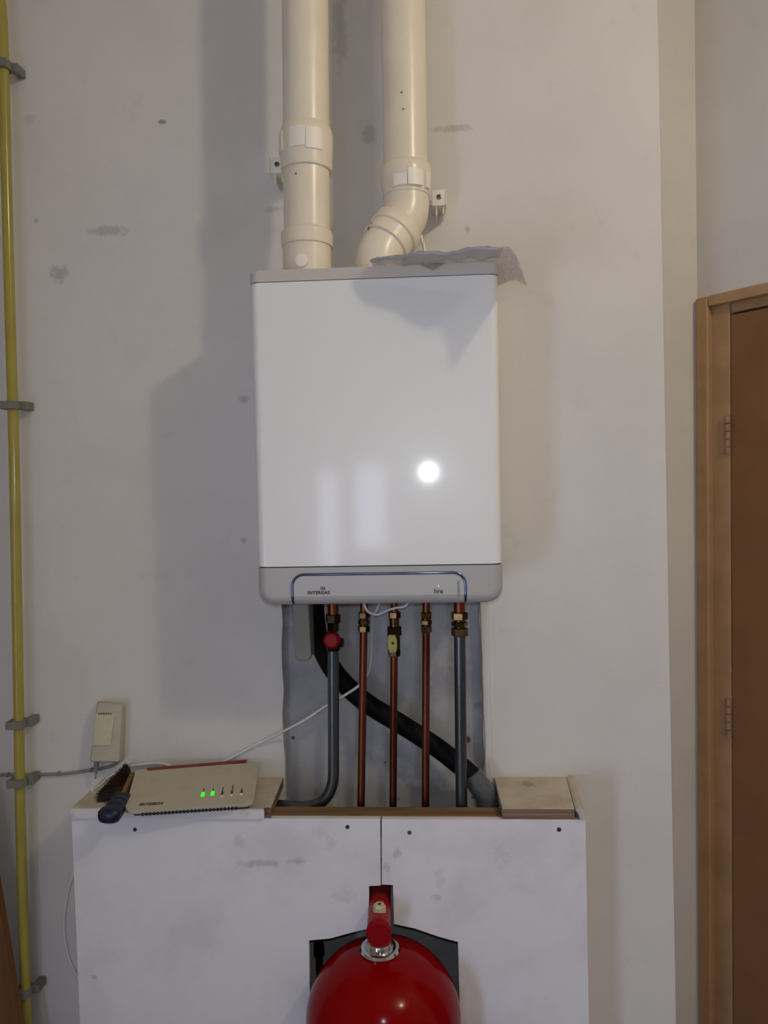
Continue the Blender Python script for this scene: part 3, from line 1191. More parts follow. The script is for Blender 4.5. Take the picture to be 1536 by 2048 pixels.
# clear plastic sheet folded over the top right of the boiler
random.seed(21)
for layer in range(2):
    pass
bm = bmesh.new()
fl_ = at(740, 514, -.302)
fr2 = at(1000, 491, -.378)
fo2 = at(1051, 574, -.372)
xs0, xs1 = fl_.x, bxr + .002
nu, nv = 48, 18
yb_ = -0.03
zf_ = z_top + .0045
grid = []
for iu in range(nu + 1):
    u = iu / nu
    row = []
    w = min(1.0, u / .80)
    yf_ = fl_.y + (fr2.y - fl_.y) * w
    zfr = fl_.z + (fr2.z - fl_.z) * w
    yb_u = -.234 + (yb_ + .234) * min(1.0, max(0.0, (u - .34) / .05))
    for iv in range(nv + 1):
        v = iv / nv                                # 0 front, 1 back
        if v < .5:
            y = yf_ + (-.250 - yf_) * (v / .5)
        else:
            y = -.250 + (yb_u + .250) * ((v - .5) / .5)
        k = max(0.0, (-.250 - y) / (-.250 - yf_))
        zb_s = zf_ + (zfr - zf_) * k ** 1.3
        if u < 0.80:
            x = xs0 + (xs1 - xs0) * (u / 0.80)
            z = zb_s
        else:
            q_ = (u - .80) / .20                    # droops beside the boiler
            vy = (y - yf_) / (yb_ - yf_)
            x = xs1 + .001 + (fo2.x - xs1) * (q_ ** .75) * (1 - .75 * vy)
            z = zb_s + .001 - (fr2.z - fo2.z) * q_ ** 1.25 * (1 - vy) ** 1.2
        z += (.0016 * math.sin(23 * u + 5 * v) * k + random.uniform(-.0004, .0004))
        y2 = y + (.004 * math.sin(17 * u) + (.014 * (1 - u / .12) if u < .12 else 0)) * k
        row.append(bm.verts.new((x, y2, z)))
    grid.append(row)
for iu in range(nu):
    for iv in range(nv):
        bm.faces.new((grid[iu][iv], grid[iu + 1][iv], grid[iu + 1][iv + 1], grid[iu][iv + 1]))
# folded-under front of the sheet
fold = []
for iu in range(0, int(nu * .80) + 1):
    w = iu / (nu * .80)
    a_ = grid[iu][0].co.copy()
    px_, py_ = 752 + 248 * w, 527 + 6 * math.sin(math.pi * min(1, w * 1.6)) - 9 * w + 2.2 * math.sin(w * 31)
    b_ = at(px_, py_, -.276 - .030 * w)
    fold.append([bm.verts.new(a_ * (1 - t) + b_ * t + Vector((0, -.005 * math.sin(math.pi * t) + .0012 * math.sin(w * 47 + t * 9), .0015 * math.sin(w * 38 + 4 * t)))) for t in (.02, .2, .4, .6, .8, 1.0)])
for A_, B_ in zip(fold, fold[1:]):
    for k in range(5):
        bm.faces.new((A_[k], B_[k], B_[k + 1], A_[k + 1]))
# torn tab hanging from the front edge and a rolled front hem
ta = at(836, 528, -.290)
tb = at(892, 525, -.296)
tc = at(866, 541, -.292)
f_ = bm.faces.new([bm.verts.new(ta), bm.verts.new(tb), bm.verts.new(tc)])
bmesh.ops.solidify(bm, geom=bm.faces[:], thickness=0.0008)
hem = [grid[i][0].co.copy() + Vector((0, .002, -.0020 - .0018 * math.sin(i * .9) ** 2)) for i in range(0, int(nu * .80), 2) if grid[i][0].is_valid]
add_tube(bm, hem, [.0026 + .0016 * math.sin(i * 1.7) ** 2 for i in range(len(hem))], 8, True)
sheet = link('plastic_sheet', bm, M['film'], sharp=180)
tag(sheet, 'crumpled clear plastic sheet lying over the top right corner of the boiler', 'plastic sheet')
rebase(sheet, ((xs0 + xs1) / 2, -.15, z_top))

# ------------------------------------------------------------------ pipes under the boiler
YP = -0.088


def hexnut(bm, c, r, h, rot=0.0, cham=.0012):
    add_lathe(bm, [(r * .86, 0), (r, cham), (r, h - cham), (r * .86, h)], (c[0], c[1], c[2] - h), (0, 0, 1), 6, rot)


def zpx(px, py):
    return at(px, py, YP).z


ZEND = ZB - 0.09


def straight_pipe(name, px0, px1, r_tail, r, mat, label, cat='pipe'):
    p0, p1 = at(px0, 1225, YP), at(px1, 1608, YP)
    ax = edge_line(p0, p1)
    t = thing(name, (ax(ZEND).x, YP, ZEND), label, cat, 'pipes under the boiler')
    bm = bmesh.new()
    add_tube(bm, [ax(zpx(px0, 1244)), ax(z_bot - .0002)], r_tail, 20)
    link('copper_tail', bm, M['copper'], t)
    return t, ax


def coupling(t, ax, px, ys, rn, rb, rot=0.3):
    bm = bmesh.new()
    y0, y1, y2, y3, y4, y5 = ys
    c = ax(zpx(px, y0)); hexnut(bm, c, rn, c.z - zpx(px, y1), rot)
    a_, b_ = zpx(px, y1), zpx(px, y4)
    add_lathe(bm, [(rb * .8, 0), (rb * .8, a_ - b_)], ax(b_), (0, 0, 1), 20)
    c = ax(zpx(px, y2)); hexnut(bm, c, rn * .97, c.z - zpx(px, y3), rot + .25)
    c = ax(zpx(px, y4)); hexnut(bm, c, rn, c.z - zpx(px, y5), rot + .1)
    link('compression_fitting', bm, M['brass'], t)


# 1: grey steel pipe with red knob, bends left under the shelf
t1, a1 = straight_pipe('heating_pipe', 666, 668, .0113, .0117, 'steel', 'grey steel pipe with a red round knob, curving left beneath the shelf')
bm = bmesh.new()
c = a1(zpx(667, 1228)); hexnut(bm, c, .0158, c.z - zpx(667, 1245), .3)
c = a1(zpx(667, 1245)); hexnut(bm, c, .0135, c.z - zpx(667, 1262), .1, .002)
add_lathe(bm, [(.0125, 0), (.0145, .003), (.0145, .028), (.012, .033)], a1(zpx(667, 1301)), (0, 0, 1), 24)
pk = a1(zpx(667, 1278))
add_lathe(bm, [(.010, -.004), (.010, .022)], pk, (-.10, -1, -.06), 20)
add_lathe(bm, [(.0085, 0), (.0095, .002), (.0095, .016), (.007, .018)], pk + Vector((.004, -.002, -.006)), (1, -.25, 0), 18)
link('valve_body', bm, M['dark_brass'], t1)
bm = bmesh.new()
kd = Vector((-.12, -1, -.07)).normalized()
kc = pk + kd * .018
kc = at(665, 1278, kc.y)
n = 20
add_lathe(bm, [(.0145, -.002), (.0168, 0), (.0172, .010), (.0160, .0138), (.0142, .0148), (.0130, .0135), (.0125, .0125), (0, .0125)], kc, kd, 40)
link('valve_knob', bm, M['red_plastic'], t1)
bm = bmesh.new()
vtop = a1(zpx(668, 1299))
zh = ZB - 0.0155
vb_ = Vector((a1(zh).x - .001, YP, zh))
endp = Vector((at_z(545, 1600, ZS).x - .10, -.047, ZB - .0165))
mid1 = Vector((vb_.x - .125, -.056, ZB - .0158))
pth = fillet([vtop, Vector((vb_.x, YP + .004, zh)), endp], [0, .085, 0], 18)
add_tube(bm, pth, .0117, 24)
link('steel_pipe', bm, M['steel'], t1, sharp=70)

# 2 and 4: copper pipes with straight couplings
for px0, px1, lab in ((728, 722, 'copper pipe with a brass coupling, first copper pipe from the left'),
                      (852.5, 851, 'copper pipe with a brass coupling, next to the straight grey pipe')):
    t, ax = straight_pipe('copper_pipe', px0, px1, .0080, .0080, 'copper', lab)
    coupling(t, ax, px0, (1224, 1236, 1239, 1249, 1251, 1264), .0122, .0105, .3 if px0 < 800 else .0)
    bm = bmesh.new()
    add_tube(bm, [ax(zpx(px0, 1262)), ax(ZEND)], .0078, 20)
    link('lower_pipe', bm, M['copper'], t)

# 3: copper pipe with union and yellow lever
t3, a3 = straight_pipe('copper_pipe', 789, 786, .0080, .0080, 'copper', 'copper gas pipe with a small yellow lever valve in the middle')
bm = bmesh.new()
c = a3(zpx(789, 1223)); hexnut(bm, c, .0128, c.z - zpx(789, 1236), .3)
add_lathe(bm, [(.0100, 0), (.0100, zpx(789, 1236) - zpx(789, 1254))], a3(zpx(789, 1254)), (0, 0, 1), 20)
link('union_fitting', bm, M['brass'], t3)
bm = bmesh.new()
c = a3(zpx(789, 1253)); hexnut(bm, c, .0166, c.z - zpx(789, 1270), .05)
add_lathe(bm, [(.0105, 0), (.0125, .004), (.0125, .024), (.0105, .030)], a3(zpx(788, 1299)), (0, 0, 1), 20)
c = a3(zpx(788, 1297)); hexnut(bm, c, .0128, c.z - zpx(788, 1312), .3)
pv = a3(zpx(788, 1286))
add_lathe(bm, [(.0065, 0), (.0065, .022), (.003, .023)], pv + Vector((.002, 0, 0)), (-.20, -1, .0), 16)
link('valve_body', bm, M['dark_brass'], t3)
bm = bmesh.new()
lc = at(785, 1287, pv.y - .024)
lp = [(-.0075, .0175), (.0050, .0170), (.0085, .006), (.0085, -.010), (.0060, -.0180), (-.0060, -.0185), (-.0090, -.010), (-.0090, .006)]
add_prism(bm, round_poly([(lc.x + a, lc.y, lc.z + b) for a, b in lp], .0012, 3), (.001, .0045, 0), .0008, 2)
lev = link('valve_lever', bm, M['lever'], t3, wn=True)
bm = bmesh.new()
add_lathe(bm, [(.0026, 0), (.0026, .0015), (0, .002)], lc + Vector((0.0005, 0, .001)), (0, -1, 0), 14)
for dz in (.0135, -.0140):
    add_lathe(bm, [(.0008, 0), (.0008, .0003), (0, .0004)], lc + Vector((0.0, 0, dz)), (0, -1, 0), 8)
link('lever_screw', bm, M['dark_brass'], lev)
bm = bmesh.new()
add_tube(bm, [a3(zpx(788, 1309)), a3(ZEND)], .0076, 20)
link('lower_pipe', bm, M['copper'], t3)

# 5: straight grey steel pipe
t5, a5 = straight_pipe('heating_pipe', 919, 923, .0116, .0117, 'steel', 'straight grey steel pipe with a large brass coupling, rightmost of the five pipes')
coupling(t5, a5, 919, (1224, 1239, 1243, 1252, 1255, 1272), .0172, .0150, .3)
bm = bmesh.new()
add_tube(bm, [a5(zpx(920, 1270)), a5(ZEND)], .0119, 24)
link('steel_pipe', bm, M['steel'], t5)

# black drain hose and its grey elbow
YH = -0.030
bm = bmesh.new()
hp = [Vector((at(628, 1205, -.06).x, -.06, z_bot - .0003)), at(630, 1228, -.055), at(636, 1270, -.046), at(652, 1315, -.038), at(684, 1362, YH), at(735, 1407, YH), at(800, 1447, YH), at(870, 1492, YH), at(925, 1535, YH - .01), at(952, 1560, YH - .018)]
add_tube(bm, smooth_path(hp, 8), [.0205] * 73, 20)
tag(link('drain_hose', bm, M['black_rubber'], sharp=80), 'thick black hose sloping behind the pipes into the grey elbow', 'hose')
bm = bmesh.new()
g0, g1 = at(949, 1557, YH - .018), at(974, 1592, YH - .022)
gdir = (g1 - g0).normalized()
g2 = Vector((g1.x + .004, g1.y - .003, ZEND))
pth = fillet([g0 - gdir * .012, g1, g2], [0, .03, 0], 8)
add_tube(bm, pth, .0232, 28, True)
el = link('drain_elbow', bm, M['elbow'], sharp=60)
tag(el, 'grey plastic pipe elbow beside the right shelf board, taking the black hose', 'pipe elbow')
bm = bmesh.new()
add_lathe(bm, [(.0232, 0), (.0245, .001), (.0245, .006), (.0232, .007)], Vector((g1.x + .002, g1.y - .0015, at(975, 1602, g1.y).z - .004)), (0, 0, 1), 28)
link('elbow_rim', bm, M['elbow'], el)

# ------------------------------------------------------------------ router
zr = ZS + .0015
f1 = at_z(249, 1634, zr)
f2 = at_z(508, 1617, zr)
ex = (f2 - f1).normalized()
ey = Vector((-ex.y, ex.x, 0))
Lr = min(0.150, (-.012 - f2.y) / ey.y)
b1 = on_plane(272, 1540, f1 + ey * Lr, ey)
b2 = on_plane(517, 1519, f1 + ey * Lr, ey)
hf = .012
t1_ = f1 + Vector((0, 0, hf)) - ey * .002
t2_ = f2 + Vector((0, 0, hf)) - ey * .002
n_top = (t2_ - t1_).cross(b1 - t1_).normalized()
router = thing('router', (f1 + f2) / 2 + ey * (Lr / 2), 'dusty off-white router with a red strip and two green lights', 'router')
b2 = b2 - n_top * (b2 - t1_).dot(n_top)
outl = round_poly([t1_, t2_, b2, b1], [.018, .018, .005, .005], 8)
bm = bmesh.new()
add_prism(bm, outl, -n_top * .0075, .002, 3)
shell = link('top_shell', bm, M['router'], router, wn=True)
# black base with cooling teeth
bm = bmesh.new()


def inner(p, q, s):
    return p + (q - p) * s


base_top = [inner(t1_, t2_, .07) + ey * .004, inner(t1_, t2_, .96) + ey * .004, inner(t1_, t2_, .97) + ey * (Lr - .006), inner(t1_, t2_, .03) + ey * (Lr - .006)]
bb = [bm.verts.new((p.x, p.y, zr + .0003)) for p in base_top]
tt = []
for p in base_top:
    s = (p - f1).dot(ey) / Lr
    zz = t1_.z + (b1.z - t1_.z) * s - .0085
    tt.append(bm.verts.new((p.x, p.y, max(zz, zr + .002))))
bm.faces.new(bb[::-1]); bm.faces.new(tt)
for i in range(4):
    bm.faces.new((bb[i], bb[(i + 1) % 4], tt[(i + 1) % 4], tt[i]))
link('base', bm, M['black'], router)
bm = bmesh.new()
for k in range(26):
    c = inner(t1_, t2_, .14 + .72 * k / 25) + ey * .0015
    add_box(bm, -.0022, .0022, -.0012, .005, 0, .0062, 0, 1, basis((c.x, c.y, zr + .0004), ex, ey, (0, 0, 1)))
link('vent_teeth', bm, M['black'], router, smooth=False)


def rt(px, py, off=.0004):
    return on_plane(px, py, t1_ + n_top * off, n_top)


vy = (b1 - t1_); vy = (vy - n_top * vy.dot(n_top)); vy = (vy - ex * vy.dot(ex)).normalized()
xt = ex - n_top * ex.dot(n_top); xt.normalize()
vy = n_top.cross(xt).normalized()


def rquad(bm, cs, off=.0004, th=.0012):
    P = [rt(x, y, off) for x, y in cs]
    add_prism(bm, P, -n_top * th)


bm = bmesh.new()
rquad(bm, [(295, 1541), (294, 1535.5), (494, 1519.2), (493, 1525)], .0006)
link('red_strip', bm, M['router_red'], shell, smooth=False)
bm = bmesh.new()
p = rt(302, 1608)
mt = basis(p, xt, vy, n_top)
add_text(bm, 'FRITZ!BOX', 0.0118, mt, 0.0003, 0.00022, 0.2, 1.0, 0.80)
link('brand_lettering', bm, M['dark_cap'], shell, smooth=False)
for i, (px, py) in enumerate(((405.5, 1588.5), (425, 1586.5), (444.5, 1586), (464, 1584), (483.5, 1582.5))):
    c = rt(px, py, .0005)
    bm = bmesh.new()
    w, hgt = (.0033, .0075) if i < 2 else (.0024, .0062)
    add_box(bm, -w, w, -hgt, hgt, -.0005, .0003, 0, 1, basis(c, xt, vy, n_top))
    l_ = link('indicator_light', bm, M['led_on'] if i < 2 else M['led_off'], shell, smooth=False)
    bm = bmesh.new()
    for k in range((3, 2, 3, 4, 1)[i]):          # minute print above each light
        add_box(bm, -.0011, .0011, hgt + .003 + k * .0045, hgt + .0064 + k * .0045, -.0004, .0002, 0, 1, basis(c, xt, vy, n_top))
    link('fine_print', bm, M['led_off'], shell, smooth=False)
    if i > 1:
        bm = bmesh.new()
        add_box(bm, -w, w, -hgt - .008, -hgt - .001, -.0004, .0002, 0, 1, basis(c, xt, vy, n_top))
        link('button', bm, M['flue_clip'], shell, smooth=False)

# ------------------------------------------------------------------ hand brush
hb0, hb1 = at_z(250, 1594, ZS + .018), at_z(213, 1637, ZS + .012)
brush = thing('hand_brush', (hb0.x, hb0.y, ZS), 'hand brush with dark bristles and ridged blue handle, left of the router', 'brush')
hd = (hb1 - hb0)
hl = hd.length
hd.normalize()
sx_ = hd.cross(Vector((0, 0, 1))).normalized()
uz = sx_.cross(hd).normalized()
bm = bmesh.new()
prev = None
NS = 30
for i in range(NS + 1):
    s = i / NS
    w = .013 + .011 * s - (.012 * ((s - .85) / .15) ** 2 if s > .85 else 0)
    hgt = .0135 + .004 * math.sin(s * math.pi)
    if s > .9:
        hgt *= 1 - .45 * ((s - .9) / .1) ** 2
    ridge = .0028 * (0.5 + .5 * math.cos(s * 2 * math.pi * 4.5)) if s < .8 else 0
    c = hb0 + hd * (s * hl)
    ring = []
    for k in range(16):
        a = 2 * math.pi * k / 16
        ca, sa = math.cos(a), math.sin(a)
        rx = w * (abs(ca) ** .7) * (1 if ca >= 0 else -1)
        rz = hgt * (abs(sa) ** .7) * (1 if sa >= 0 else -1)
        if sa > .3:
            rz -= ridge
        if rx > 0:
            rx -= ridge * 1.2
        ring.append(bm.verts.new(c + sx_ * rx + uz * rz))
    if prev:
        for k in range(16):
            bm.faces.new((prev[k], prev[(k + 1) % 16], ring[(k + 1) % 16], ring[k]))
    else:
        bm.faces.new(ring[::-1])
    prev = ring
bm.faces.new(prev)
link('handle', bm, M['blue_plastic'], brush, sharp=50)
# wooden block with bristles
bA, bB = at_z(250, 1592, ZS + .016), at_z(266, 1556, ZS + .018)
bd = (bB - bA).normalized()
side = Vector((0, 0, 1)).cross(bd).normalized()
bm = bmesh.new()
add_box(bm, -.004, (bB - bA).length + .012, -.002, .008, -.012, .010, .002, 2, basis(bA, bd, side, (0, 0, 1)))
link('bristle_block', bm, M['bristle_wood'], brush)
bm = bmesh.new()
random.seed(9)
tipA, tipB = at_z(196, 1597, ZS + .006), at_z(252, 1536, ZS + .028)
for k in range(1500):
    s = random.random()
    p0_ = bA + bd * (s * ((bB - bA).length + .016)) + side * .007 + Vector((0, 0, random.uniform(-.011, .011)))
    p1_ = tipA + (tipB - tipA) * min(1, max(0, s + random.gauss(0, .05)))
    p1_ = p1_ + Vector((random.gauss(0, .003), random.gauss(0, .003), random.uniform(-.008, .012)))
    p1_.z = max(p1_.z, ZS + .001)
    p1_.y = min(p1_.y, -.004)
    p0_.y = min(p0_.y, -.004)
    d = (p1_ - p0_)
    w = d.cross(Vector((0, 0, 1))).normalized() * .0007
    w2 = d.cross(w).normalized() * .0007
    vs = [bm.verts.new(p0_ + w), bm.verts.new(p0_ - w * .5 + w2), bm.verts.new(p0_ - w * .5 - w2)]
    ve = [bm.verts.new(p1_ + w * .6), bm.verts.new(p1_ - w * .3 + w2 * .6), bm.verts.new(p1_ - w * .3 - w2 * .6)]
    for j in range(3):
        bm.faces.new((vs[j], vs[(j + 1) % 3], ve[(j + 1) % 3], ve[j]))
    bm.faces.new(ve)
bro = link('bristles', bm, M['bristle'], brush, smooth=False)
bro['kind'] = 'stuff'

# ------------------------------------------------------------------ socket box on the wall
YJ = -0.038
jb = thing('socket_box', at(217, 1524, -.01), 'cream plastic box on the wall above the brush, with a paper label', 'socket box')
bm = bmesh.new()
fr = [at(183, 1519, YJ), at(243, 1523, YJ), at(249, 1440, YJ + .008), at(243, 1404, YJ + .012), at(197, 1404, YJ + .012), at(188, 1440, YJ)]
front = [at(182, 1521, YJ), at(238, 1523, YJ), at(244, 1410, YJ + .006), at(196, 1406, YJ + .006)]
backp = [at(182, 1520, -.0006), at(249, 1522, -.0006), at(252, 1408, -.0006), at(195, 1402, -.0006)]
front = round_poly(front, .004, 5)
backp = round_poly(backp, .008, 5)
vf = [bm.verts.new(p) for p in front]
vm = [bm.verts.new(p + (q - p) * .18 + (q - sum((x for x in backp), Vector()) / len(backp)) * .05) for p, q in zip(front, backp)]
vbk = [bm.verts.new(p) for p in backp]
bm.faces.new(vf)
bm.faces.new(vbk[::-1])
n_ = len(vf)
for A_, B_ in ((vf, vm), (vm, vbk)):
    for i in range(n_):
        bm.faces.new((A_[i], A_[(i + 1) % n_], B_[(i + 1) % n_], B_[i]))
link('housing', bm, M['jbox'], jb, wn=True, sharp=50)
bm = bmesh.new()
add_prism(bm, [at(184.5, 1491, YJ - .001), at(221, 1490, YJ - .001), at(229.5, 1427, YJ + .0035), at(192, 1427, YJ + .0035)], (0, .0016, 0))
lab = link('paper_label', bm, M['sticker'], jb, smooth=False)
bm = bmesh.new()
random.seed(4)
for k in range(6):                                   # worn scribble along the label's upper edge
    c = at(199 + k * 4.6, 1427.5 + random.uniform(-.8, .8), YJ + .0025)
    add_box(bm, c.x - .0013, c.x + .0013, c.y - .0016, c.y - .001, c.z - .0016, c.z + .0014)
link('worn_print', bm, M['dark_cap'], lab, smooth=False)
bm = bmesh.new()
pt_ = at(193, 1520, -.022)
pb_ = at(192, 1546, -.022)
add_lathe(bm, [(.0058, 0), (.0054, (pt_ - pb_).length * .5), (.0030, (pt_ - pb_).length * .75), (.0034, (pt_ - pb_).length)], pt_, pb_ - pt_, 14)
link('plug', bm, M['cable_grey'], jb)
bm = bmesh.new()
add_tube(bm, smooth_path([pb_ + Vector((0, 0, .002)), at(191, 1556, -.021), Vector((at(190, 1560, -.02).x, -.016, ZS + .004))], 6), .0020, 8)
link('plug_cable', bm, M['cable_grey'], jb, sharp=80)

# cables
bm = bmesh.new()
add_tube(bm, smooth_path([at(236, 1522, -.012), at(226, 1531, -.008), at(200, 1538, -.006), at(165, 1543, -.0045), at(120, 1548, -.0045), at(60, 1549.5, -.0045), at(10, 1550, -.0045), at(-60, 1552, -.0045)], 8), .0033, 10)
cg = link('wall_cable', bm, M['cable_grey'], sharp=80)
tag(cg, 'grey cable along the wall from the cream box to the left edge', 'cable')
for px, py in ((117, 1547.5), (16, 1550), (183, 1540)):
    bm = bmesh.new()
    c = at(px, py, -.006)
    add_box(bm, c.x - .0022, c.x + .0022, -.0095, -.0003, c.z - .0045, c.z + .0045, .0012, 2)
    link('cable_clip', bm, M['clip'], cg)

bm = bmesh.new()
YCb = -.0245
cp = [Vector((at(722, 1208, -.11).x, -.11, z_bot - .0003)), at(733, 1219, -.112), at(744, 1227, -.112), at(756, 1229, -.112), at(772, 1222, -.112), at(790, 1216, -.113), at(812, 1211, -.113), Vector((at(822, 1207, -.113).x, -.113, z_bot - .0003))]
add_tube(bm, smooth_path(cp, 8), .0024, 10)
tag(link('boiler_cable', bm, M['cable_white'], sharp=80), 'short white cable looping below the boiler between the copper pipes', 'cable')
bm = bmesh.new()
cp = [Vector((at(770, 1207, -.125).x, -.125, z_bot - .0003)), at(756, 1216, -.121), at(746, 1229, -.118), at(744.5, 1260, -.111), at(742, 1310, -.108), at(737, 1345, -.103)]
cp2 = [at(744, 1240, -.060), at(744, 1275, -.056), at(742, 1315, -.054), at(737, 1345, -.054), at(720, 1369, -.056), at(690, 1390, -.060), at(650, 1413, -.060), at(610, 1440, -.050), at(560, 1466, -.022), at(510, 1490, -.010), at(450, 1522, -.010), at(425, 1535, -.010)]
cp = [Vector((at(768, 1207, -.075).x, -.075, z_bot - .0003)), at(755, 1216, -.068), at(747, 1228, -.063)] + cp2
add_tube(bm, smooth_path(cp, 8), .0030, 10)
tag(link('thermostat_cable', bm, M['cable_white'], sharp=80), 'white cable running from the boiler down behind the router', 'cable')
bm = bmesh.new()
wl = at_z(172, 1596, ZS).x
cp = [at(340, 1531, -.008), at(320, 1527, -.008), at(295, 1527.5, -.009), at(262, 1532, -.010), at(240, 1541, -.012), Vector((at(215, 1562, -.02).x, -.020, ZS + .0045)), Vector((at_z(199, 1574, ZS).x, -.052, ZS + .0035)), Vector((at_z(180, 1590, ZS).x - .003, -.085, ZS + .0025)),
      Vector((at_z(165, 1600, ZS).x - .012, -.10, ZS - .012)), at(146, 1690, -.075), at(142, 1755, -.06), at(133, 1800, -.055), at(128.5, 1845, -.055), at(132, 1890, -.055), at(141, 1925, -.055), at(155, 1952, -.055), at(168, 1985, -.05)]
cp = cp[:8]
add_tube(bm, smooth_path(cp, 8), .0030, 10)
tag(link('network_cable', bm, M['cable_white'], sharp=80), 'white cable arching from the router along the left end of the shelf', 'cable')
bm = bmesh.new()
sp = lambda z: (down(bx(143, 1640), bx(160, 2048)) + (bx(143, 1640) - down(bx(143, 1640), bx(160, 2048))) * (z / bx(143, 1640).z)).x
cp = [at(200, 1690, -.06), at(160, 1718, -.06), at(145, 1752, -.06), at(136, 1785, -.06), at(130, 1820, -.06), at(128.5, 1848, -.06), at(130, 1880, -.06), at(137, 1912, -.06), at(147, 1938, -.06), at(166, 1965, -.06), at(204, 1985, -.06)]
add_tube(bm, smooth_path(cp, 8), .0040, 10)
tag(link('hanging_cable', bm, M['cable_white'], sharp=80), 'white cable bulging out of the left side of the pipe boxing', 'cable')

# ------------------------------------------------------------------ gas pipe and clips
YG = -0.040
gp = [at(-1, -20, YG), at(5, 60, YG), at(12, 330, YG), at(22, 700, YG), at(28, 900, YG), at(36, 1330, YG), at(41, 1640, YG), at(49, 1900, YG), at(55, 2070, YG)]
gtop = edge_line(gp[1], gp[0])(ZC - .002)
gbot = edge_line(gp[7], gp[8])(0.001)
bm = bmesh.new()
add_tube(bm, smooth_path([gtop] + gp + [gbot], 4), .0110, 20)
gas = link('gas_pipe', bm, M['gas'], sharp=80)
tag(gas, 'yellow painted vertical gas pipe at the far left of the wall', 'pipe')


def clip_mesh(c):
    """moulded clip: base block to the wall, arms round the pipe"""
    bm = bmesh.new()
    x, y, z = c
    add_box(bm, x + .010, x + .026, y + .006, -.0005, z - .009, z + .009, .0015, 2)
    add_box(bm, x - .020, x + .024, y + .0135, y + .019, z - .008, z + .008, .001, 1)
    pts = []
    for a in range(-160, 21, 12):
        pts.append((math.cos(R(a)), math.sin(R(a))))
    prev = None
    for ca, sa in pts:
        q = [bm.verts.new((x + ca * r_, y + sa * r_, z + dz)) for r_, dz in ((.0112, -.0085), (.0155, -.0085), (.0155, .0085), (.0112, .0085))]
        if prev:
            for j in range(4):
                bm.faces.new((prev[j], q[j], q[(j + 1) % 4], prev[(j + 1) % 4]))
        else:
            bm.faces.new(q[::-1])
        prev = q
    bm.faces.new(prev)
    add_box(bm, x - .021, x + .015, y - .0185, y - .0155, z - .0085, z + .0085, .001, 1)
    add_box(bm, x - .021, x - .0145, y - .0165, y + .0165, z - .0085, z + .0085, .001, 1)
    return bm


first = None
labs = ['grey plastic clip near the top of the yellow gas pipe', 'grey plastic clip on the yellow gas pipe level with the middle of the boiler',
        'grey plastic clip on the yellow gas pipe just above the wall cable', 'pale grey plastic clip on the yellow gas pipe just below the wall cable',
        'grey plastic clip near the foot of the yellow gas pipe']
pos = [(8, 132), (26, 811), (38, 1447), (40, 1563), (52, 1982)]
for (px, py), lb_ in zip(pos, labs):
    c = at(px, py, YG)
    if first is None:
        first = link('pipe_clip', clip_mesh((0, YG, 0)), M['clip'], smooth=False)
        o_ = first
    else:
        o_ = first.copy()
        COL.objects.link(o_)
    o_.location = (c.x, 0, c.z)
    tag(o_, lb_, 'pipe clip', 'clips on the gas pipe')

# brown board leaning at the lower left
e0, e1 = at(-2, 1815, -.090), at(38, 2055, -.090)
ed = (e0 - e1).normalized()
ft = e1 + (e1 - e0) * ((e1.z - .002) / (e0.z - e1.z))
tp = e0 + ed * .25
lf = Vector((-ed.z, 0, ed.x))
lf = lf if lf.x < 0 else -lf
bm = bmesh.new()
b0 = Vector((ft.x - .28, ft.y, ft.z))
add_prism(bm, [ft, tp, tp + lf * .25, b0], (0, .022, 0), .001, 1)
wb = link('wooden_board', bm, M['brown_board'], smooth=False)
tag(wb, 'brown wooden board leaning in the lower left corner', 'board')

# ------------------------------------------------------------------ red expansion vessel
VY = -0.212
vc = at(766, 1990, VY)
VR = 0.1485
nk = at(760, 1893, VY)
z_n = nk.z - .006
vx = vc.x
vessel = thing('expansion_vessel', (vx, VY, 0.0), 'red domed pressure vessel with a chrome collar, standing in the boxing cutout', 'pressure vessel')
bm = bmesh.new()
prof = [(0.0, 0.0), (.11, 0.0), (VR - .01, .03), (VR, .06)]
zsht = vc.z - .035
prof += [(VR, zsht)]
K = 18
hd_ = z_n - zsht
for i in range(1, K + 1):
    a = math.pi / 2 * i / K
    prof.append((VR * math.cos(a) ** .80 if i < K else 0.0, zsht + hd_ * math.sin(a) ** 1.15))
add_lathe(bm, prof, (vx, VY, 0), (0, 0, 1), 72)
link('shell', bm, M['red'], vessel, sharp=80)
bm = bmesh.new()
nx = nk.x
base_ = (nx, VY, z_n - .004)
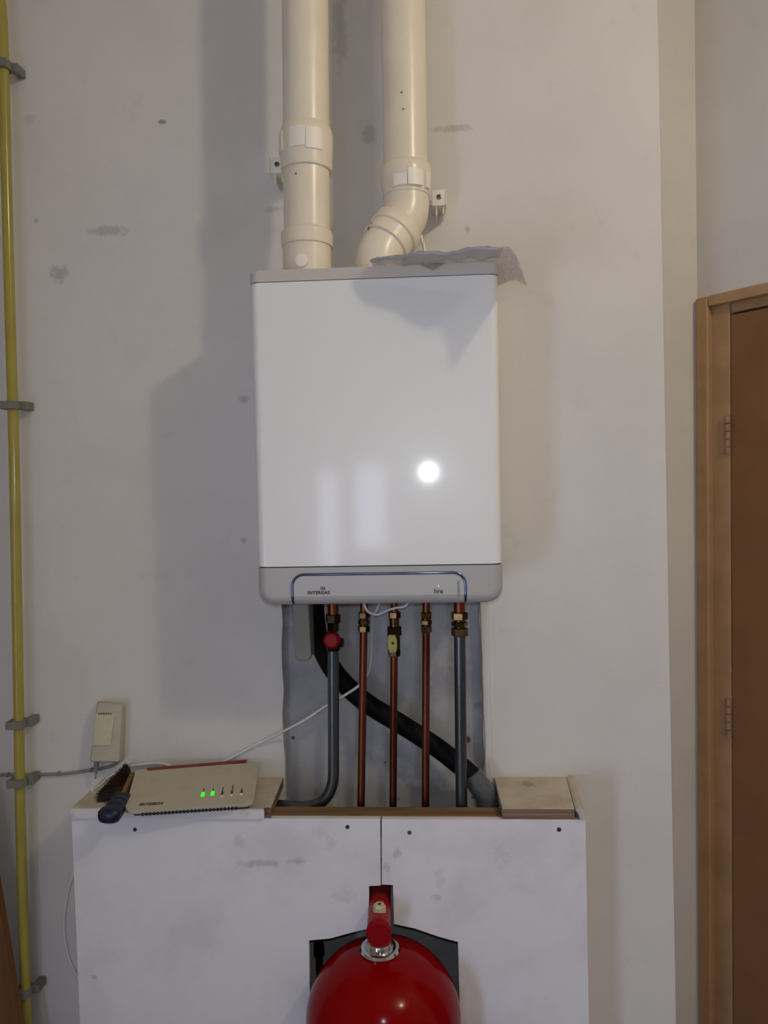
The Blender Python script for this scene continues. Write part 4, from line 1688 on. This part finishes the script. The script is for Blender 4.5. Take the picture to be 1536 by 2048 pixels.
add_lathe(bm, [(.020, 0), (.0365, .001), (.0388, .005), (.0365, .0100), (.030, .0115), (.0255, .0095), (.0240, .010), (.0235, .018), (.0215, .0215), (.015, .022)], base_, (0, 0, 1), 48)
link('chrome_collar', bm, M['chrome'], vessel, sharp=50)
bm = bmesh.new()
pr = .0222
pe = at(757, 1869, VY - .033)                        # front end of the pipe
pz = pe.z
pback = Vector((at(762, 1775, -.02).x, -.004, pz + .004))
pd = (pback - pe).normalized()
add_tube(bm, [pe + pd * .004, pback], pr, 32)
add_lathe(bm, [(pr * 1.0, 0), (pr * 1.0, .03)], (nx, VY, z_n + .010), (0, 0, 1), 28)
arm = link('red_pipe', bm, M['red_pipe'], vessel)
bm = bmesh.new()
add_lathe(bm, [(0, 0), (pr * .92, 0), (pr * 1.04, .002), (pr * 1.04, .014), (pr, .016)], pe, pd, 40)
link('end_cap', bm, M['red_cap'], arm)
bm = bmesh.new()
yn = None
nb = on_plane(759, 1815, (0, 0, pz + pr + .004), Vector((0, 0, 1)))
add_lathe(bm, [(.0125, -.004), (.0125, .002), (.0105, .003)], (nb.x, nb.y, pz + pr), (0, 0, 1), 24)
hx = []
add_lathe(bm, [(.0118, .003), (.0126, .004), (.0126, .0075), (.0100, .0110)], (nb.x, nb.y, pz + pr), (0, 0, 1), 6, .4)
nut = link('bleed_nut', bm, M['nut_white'], arm)
bm = bmesh.new()
add_lathe(bm, [(.0036, .0108), (.0036, .0114)], (nb.x, nb.y, pz + pr), (0, 0, 1), 12)
link('bleed_hole', bm, M['gap'], nut)

# dark pipe glimpsed inside the boxing
bm = bmesh.new()
YI = -0.10
c = at(638, 1893, YI)
ztp = ZB - .05
add_tube(bm, [(c.x, YI, .002), (c.x, YI, ztp)], .0075, 16)
hp_ = link('inner_pipe', bm, M['black_rubber'])
tag(hp_, 'dark pipe glimpsed through the cutout left of the red vessel', 'pipe')
bm = bmesh.new()
hexnut(bm, (c.x, YI, c.z + .006), .0125, .022, .2, .003)
link('pipe_nut', bm, M['dark_brass'], hp_)
